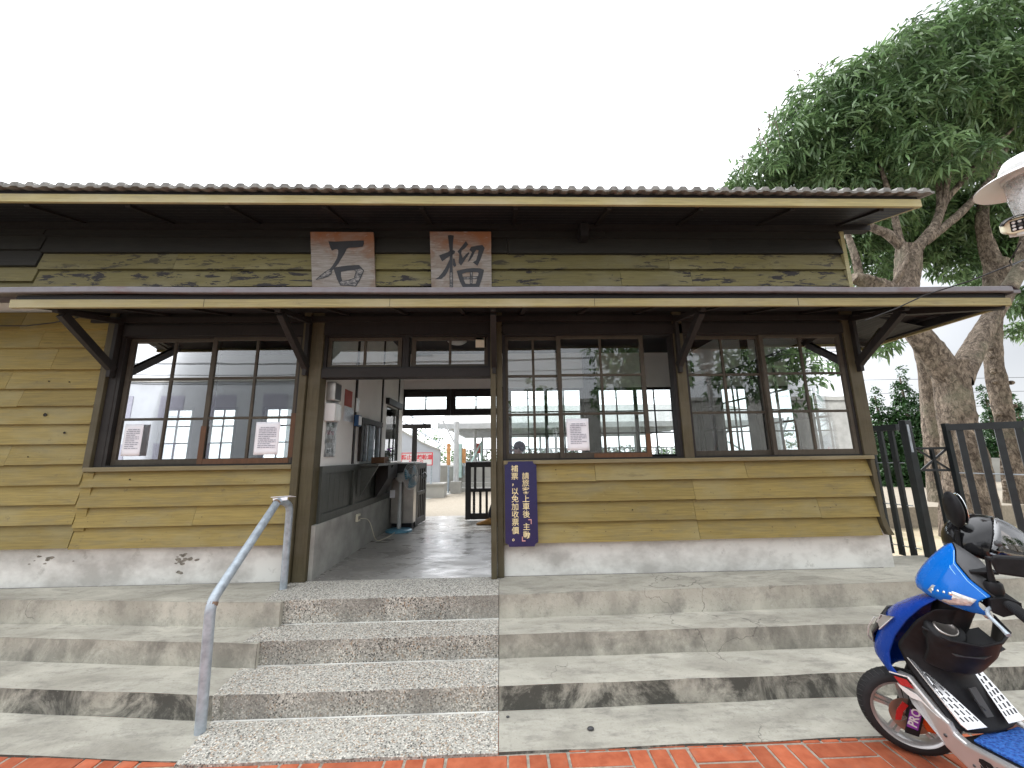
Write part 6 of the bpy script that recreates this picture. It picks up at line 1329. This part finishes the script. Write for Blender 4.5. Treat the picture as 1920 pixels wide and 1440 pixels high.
for s_ in (1, -1):
    # wrap-round indicator lamp
    q_ = [(.098, 1.0), (.078, 1.028), (-.032, 1.006), (-.012, .972), (.045, .952), (.072, .962)]
    mat_ = M['lensamp']
    def surf(a, z): return max(.06, .185 - max(0, a + .045)*.95) if a > -.045 else .187
    m = MB(TH); ctr = (sum(a for a, z in q_)/6, sum(z for a, z in q_)/6)
    rows = [[(a, (surf(a, z) + .030)*s_, z - .012) for a, z in q_], [(ctr[0] + (a - ctr[0])*.55, (surf(ctr[0] + (a - ctr[0])*.55, z) + .036)*s_, ctr[1] - .012 + (z - ctr[1])*.55) for a, z in q_], [(ctr[0], (surf(*ctr) + .038)*s_, ctr[1] - .012)]*6]
    m.grid([r_ + [r_[0]] for r_ in rows]); il = sp(m, "indicator", plain("clear_lens", (.62, .62, .60), .12, .35, var=.35, scale=60), solid=-.004)
    if s_ > 0:
        m = MB(TH)
        for k in range(4): m.lathe([(.0001, .003), (.008, 0)], (.082 - k*.016, (surf(.082 - k*.016, 1) + .037), .991 + k*.001), (.5, .9, 0), 10)
        m.build("reflector", M['mirror'], il)
    m = MB(TH); m.tube([(-.125, .19*s_, .985), (-.13, .215*s_, .983), (-.135, .355*s_, .970)], [.014, .020, .0195], 14)
    gr = sp(m, "grip", M['rubber'])
    m = MB(TH); m.tube([(-.135, .356*s_, .970), (-.1355, .382*s_, .968)], [.017, .015], 14); m.build("bar_end", M['galv'], gr)
    m = MB(TH)
    for k in range(12): m.lathe([(.0205, -.002), (.0215, 0), (.0205, .002)], (-.131 - k*.0003, (.225 + k*.010)*s_, .982 - k*.0009), (0, 1, 0), 14)
    m.build("grip_ridge", M['black'], gr)
    m = MB(TH); m.tube([(-.085, .17*s_, .962), (-.055, .205*s_, .955), (-.045, .24*s_, .945), (-.055, .30*s_, .925), (-.062, .335*s_, .908)], [.007, .008, .008, .007, .009], 10); sp(m, "brake_lever", M['galv'])
    m = MB(TH); m.lathe([(.022, 0), (.030, .02), (.030, .05), (.022, .06)], (-.11, .155*s_, 1.005), (0, 0, 1), 14); m.tube([(-.11, .155*s_, 1.05), (-.112, .156*s_, 1.12), (-.118, .158*s_ if s_ > 0 else -.15, 1.17 if s_ > 0 else 1.22)], [.013, .009, .009], 10); st = sp(m, "mirror_stem", M['black'])
# far mirror stands upright, near one is folded with its black back to the street
rt = Matrix.Rotation(R(14), 3, 'Z')
m = MB(TH); m.ell((-.13, -.15, 1.325), (.026, .062, .092), 18, 12, rt); mi = sp(m, "mirror", M['black'])
m = MB(TH); m.ell((-.158, -.163, 1.325), (.006, .052, .082), 18, 10, rt); m.build("mirror_glass", M['mirror'], mi)
m = MB(TH); rt2 = Matrix.Rotation(R(-72), 3, 'Z')
pr_ = [(.062, .030), (.050, .048), (-.045, .044), (-.070, .020), (-.072, -.030), (-.055, -.044), (.055, -.030)]
m.prism([Vector((-.165 + a, .235, 1.155 + z)) for a, z in pr_], (.012, .03, 0)); mi2 = sp(m, "mirror", M['black'], bevel=.012)
m = MB(TH); m.tube([(-.118, .158, 1.165), (-.14, .20, 1.15), (-.155, .245, 1.14)], .010, 8); m.build("mirror_arm", M['black'], mi2)
m = MB(TH); m.box(-.145, -.055, .05, .13, 1.085, 1.097); m.box(-.115, -.085, .08, .11, 1.03, 1.0845); sp(m, "phone_holder", M['black'], bevel=.003)
m = MB(TH); m.tube([(-.10, .06, 1.03), (-.14, .05, 1.0), (-.15, .02, .95)], .008, 8); sp(m, "red_clip", M['red'])
# helmet hung on the far grip
HC = TH @ Vector((-.225, -.25, 1.135)); HT = thing("helmet", "black open helmet with a smoked bubble visor hanging on the far grip of the scooter", "helmet", HC)
m = MB(); fwd = Vector((.80, -.52, -.30)).normalized(); upv = Vector((.36, -.10, .93)).normalized(); upv = (upv - fwd*upv.dot(fwd)).normalized(); sdv = upv.cross(fwd)
def hp_(a, b2, c_): return HC + fwd*a + sdv*b2 + upv*c_
rows = []
for i in range(13):
    t_ = math.pi*.68*i/12; rows.append([hp_(.140*math.sin(t_)*math.cos(p_) , .125*math.sin(t_)*math.sin(p_), .140*math.cos(t_)) for p_ in np.linspace(0, 2*math.pi, 29)[:-1]])
m.grid(rows, close=True); m.build("shell", plain("gloss_black", (.012, .012, .013), .12, var=.1), HT, solid=.008)
m = MB(); rows = []
for i in range(11):
    t_ = R(16) + R(92)*i/10; ex = 1.16 + .42*(i/10)**1.4
    rows.append([hp_(.135*math.sin(t_)*math.cos(p_)*ex, .134*math.sin(t_)*math.sin(p_)*1.05, .142*math.cos(t_)*1.06) for p_ in np.linspace(R(-95), R(95), 21)])
m.grid(rows); m.build("visor", M['smoke'], HT, solid=.002)
m = MB(); m.tube([hp_(.135*math.sin(R(108))*math.cos(p_)*1.58, .134*math.sin(R(108))*math.sin(p_)*1.05, .142*math.cos(R(108))*1.06) for p_ in np.linspace(R(-95), R(95), 21)], .004, 6); m.build("visor_rim", M['galv'], HT)
m = MB(); m.lathe([(.0001, .008), (.014, .006), (.016, 0)], hp_(.0, .138, .01), sdv, 12); m.lathe([(.0001, .008), (.014, .006), (.016, 0)], hp_(.0, -.138, .01), -sdv, 12); m.build("pivot", M['dgrey'], HT)
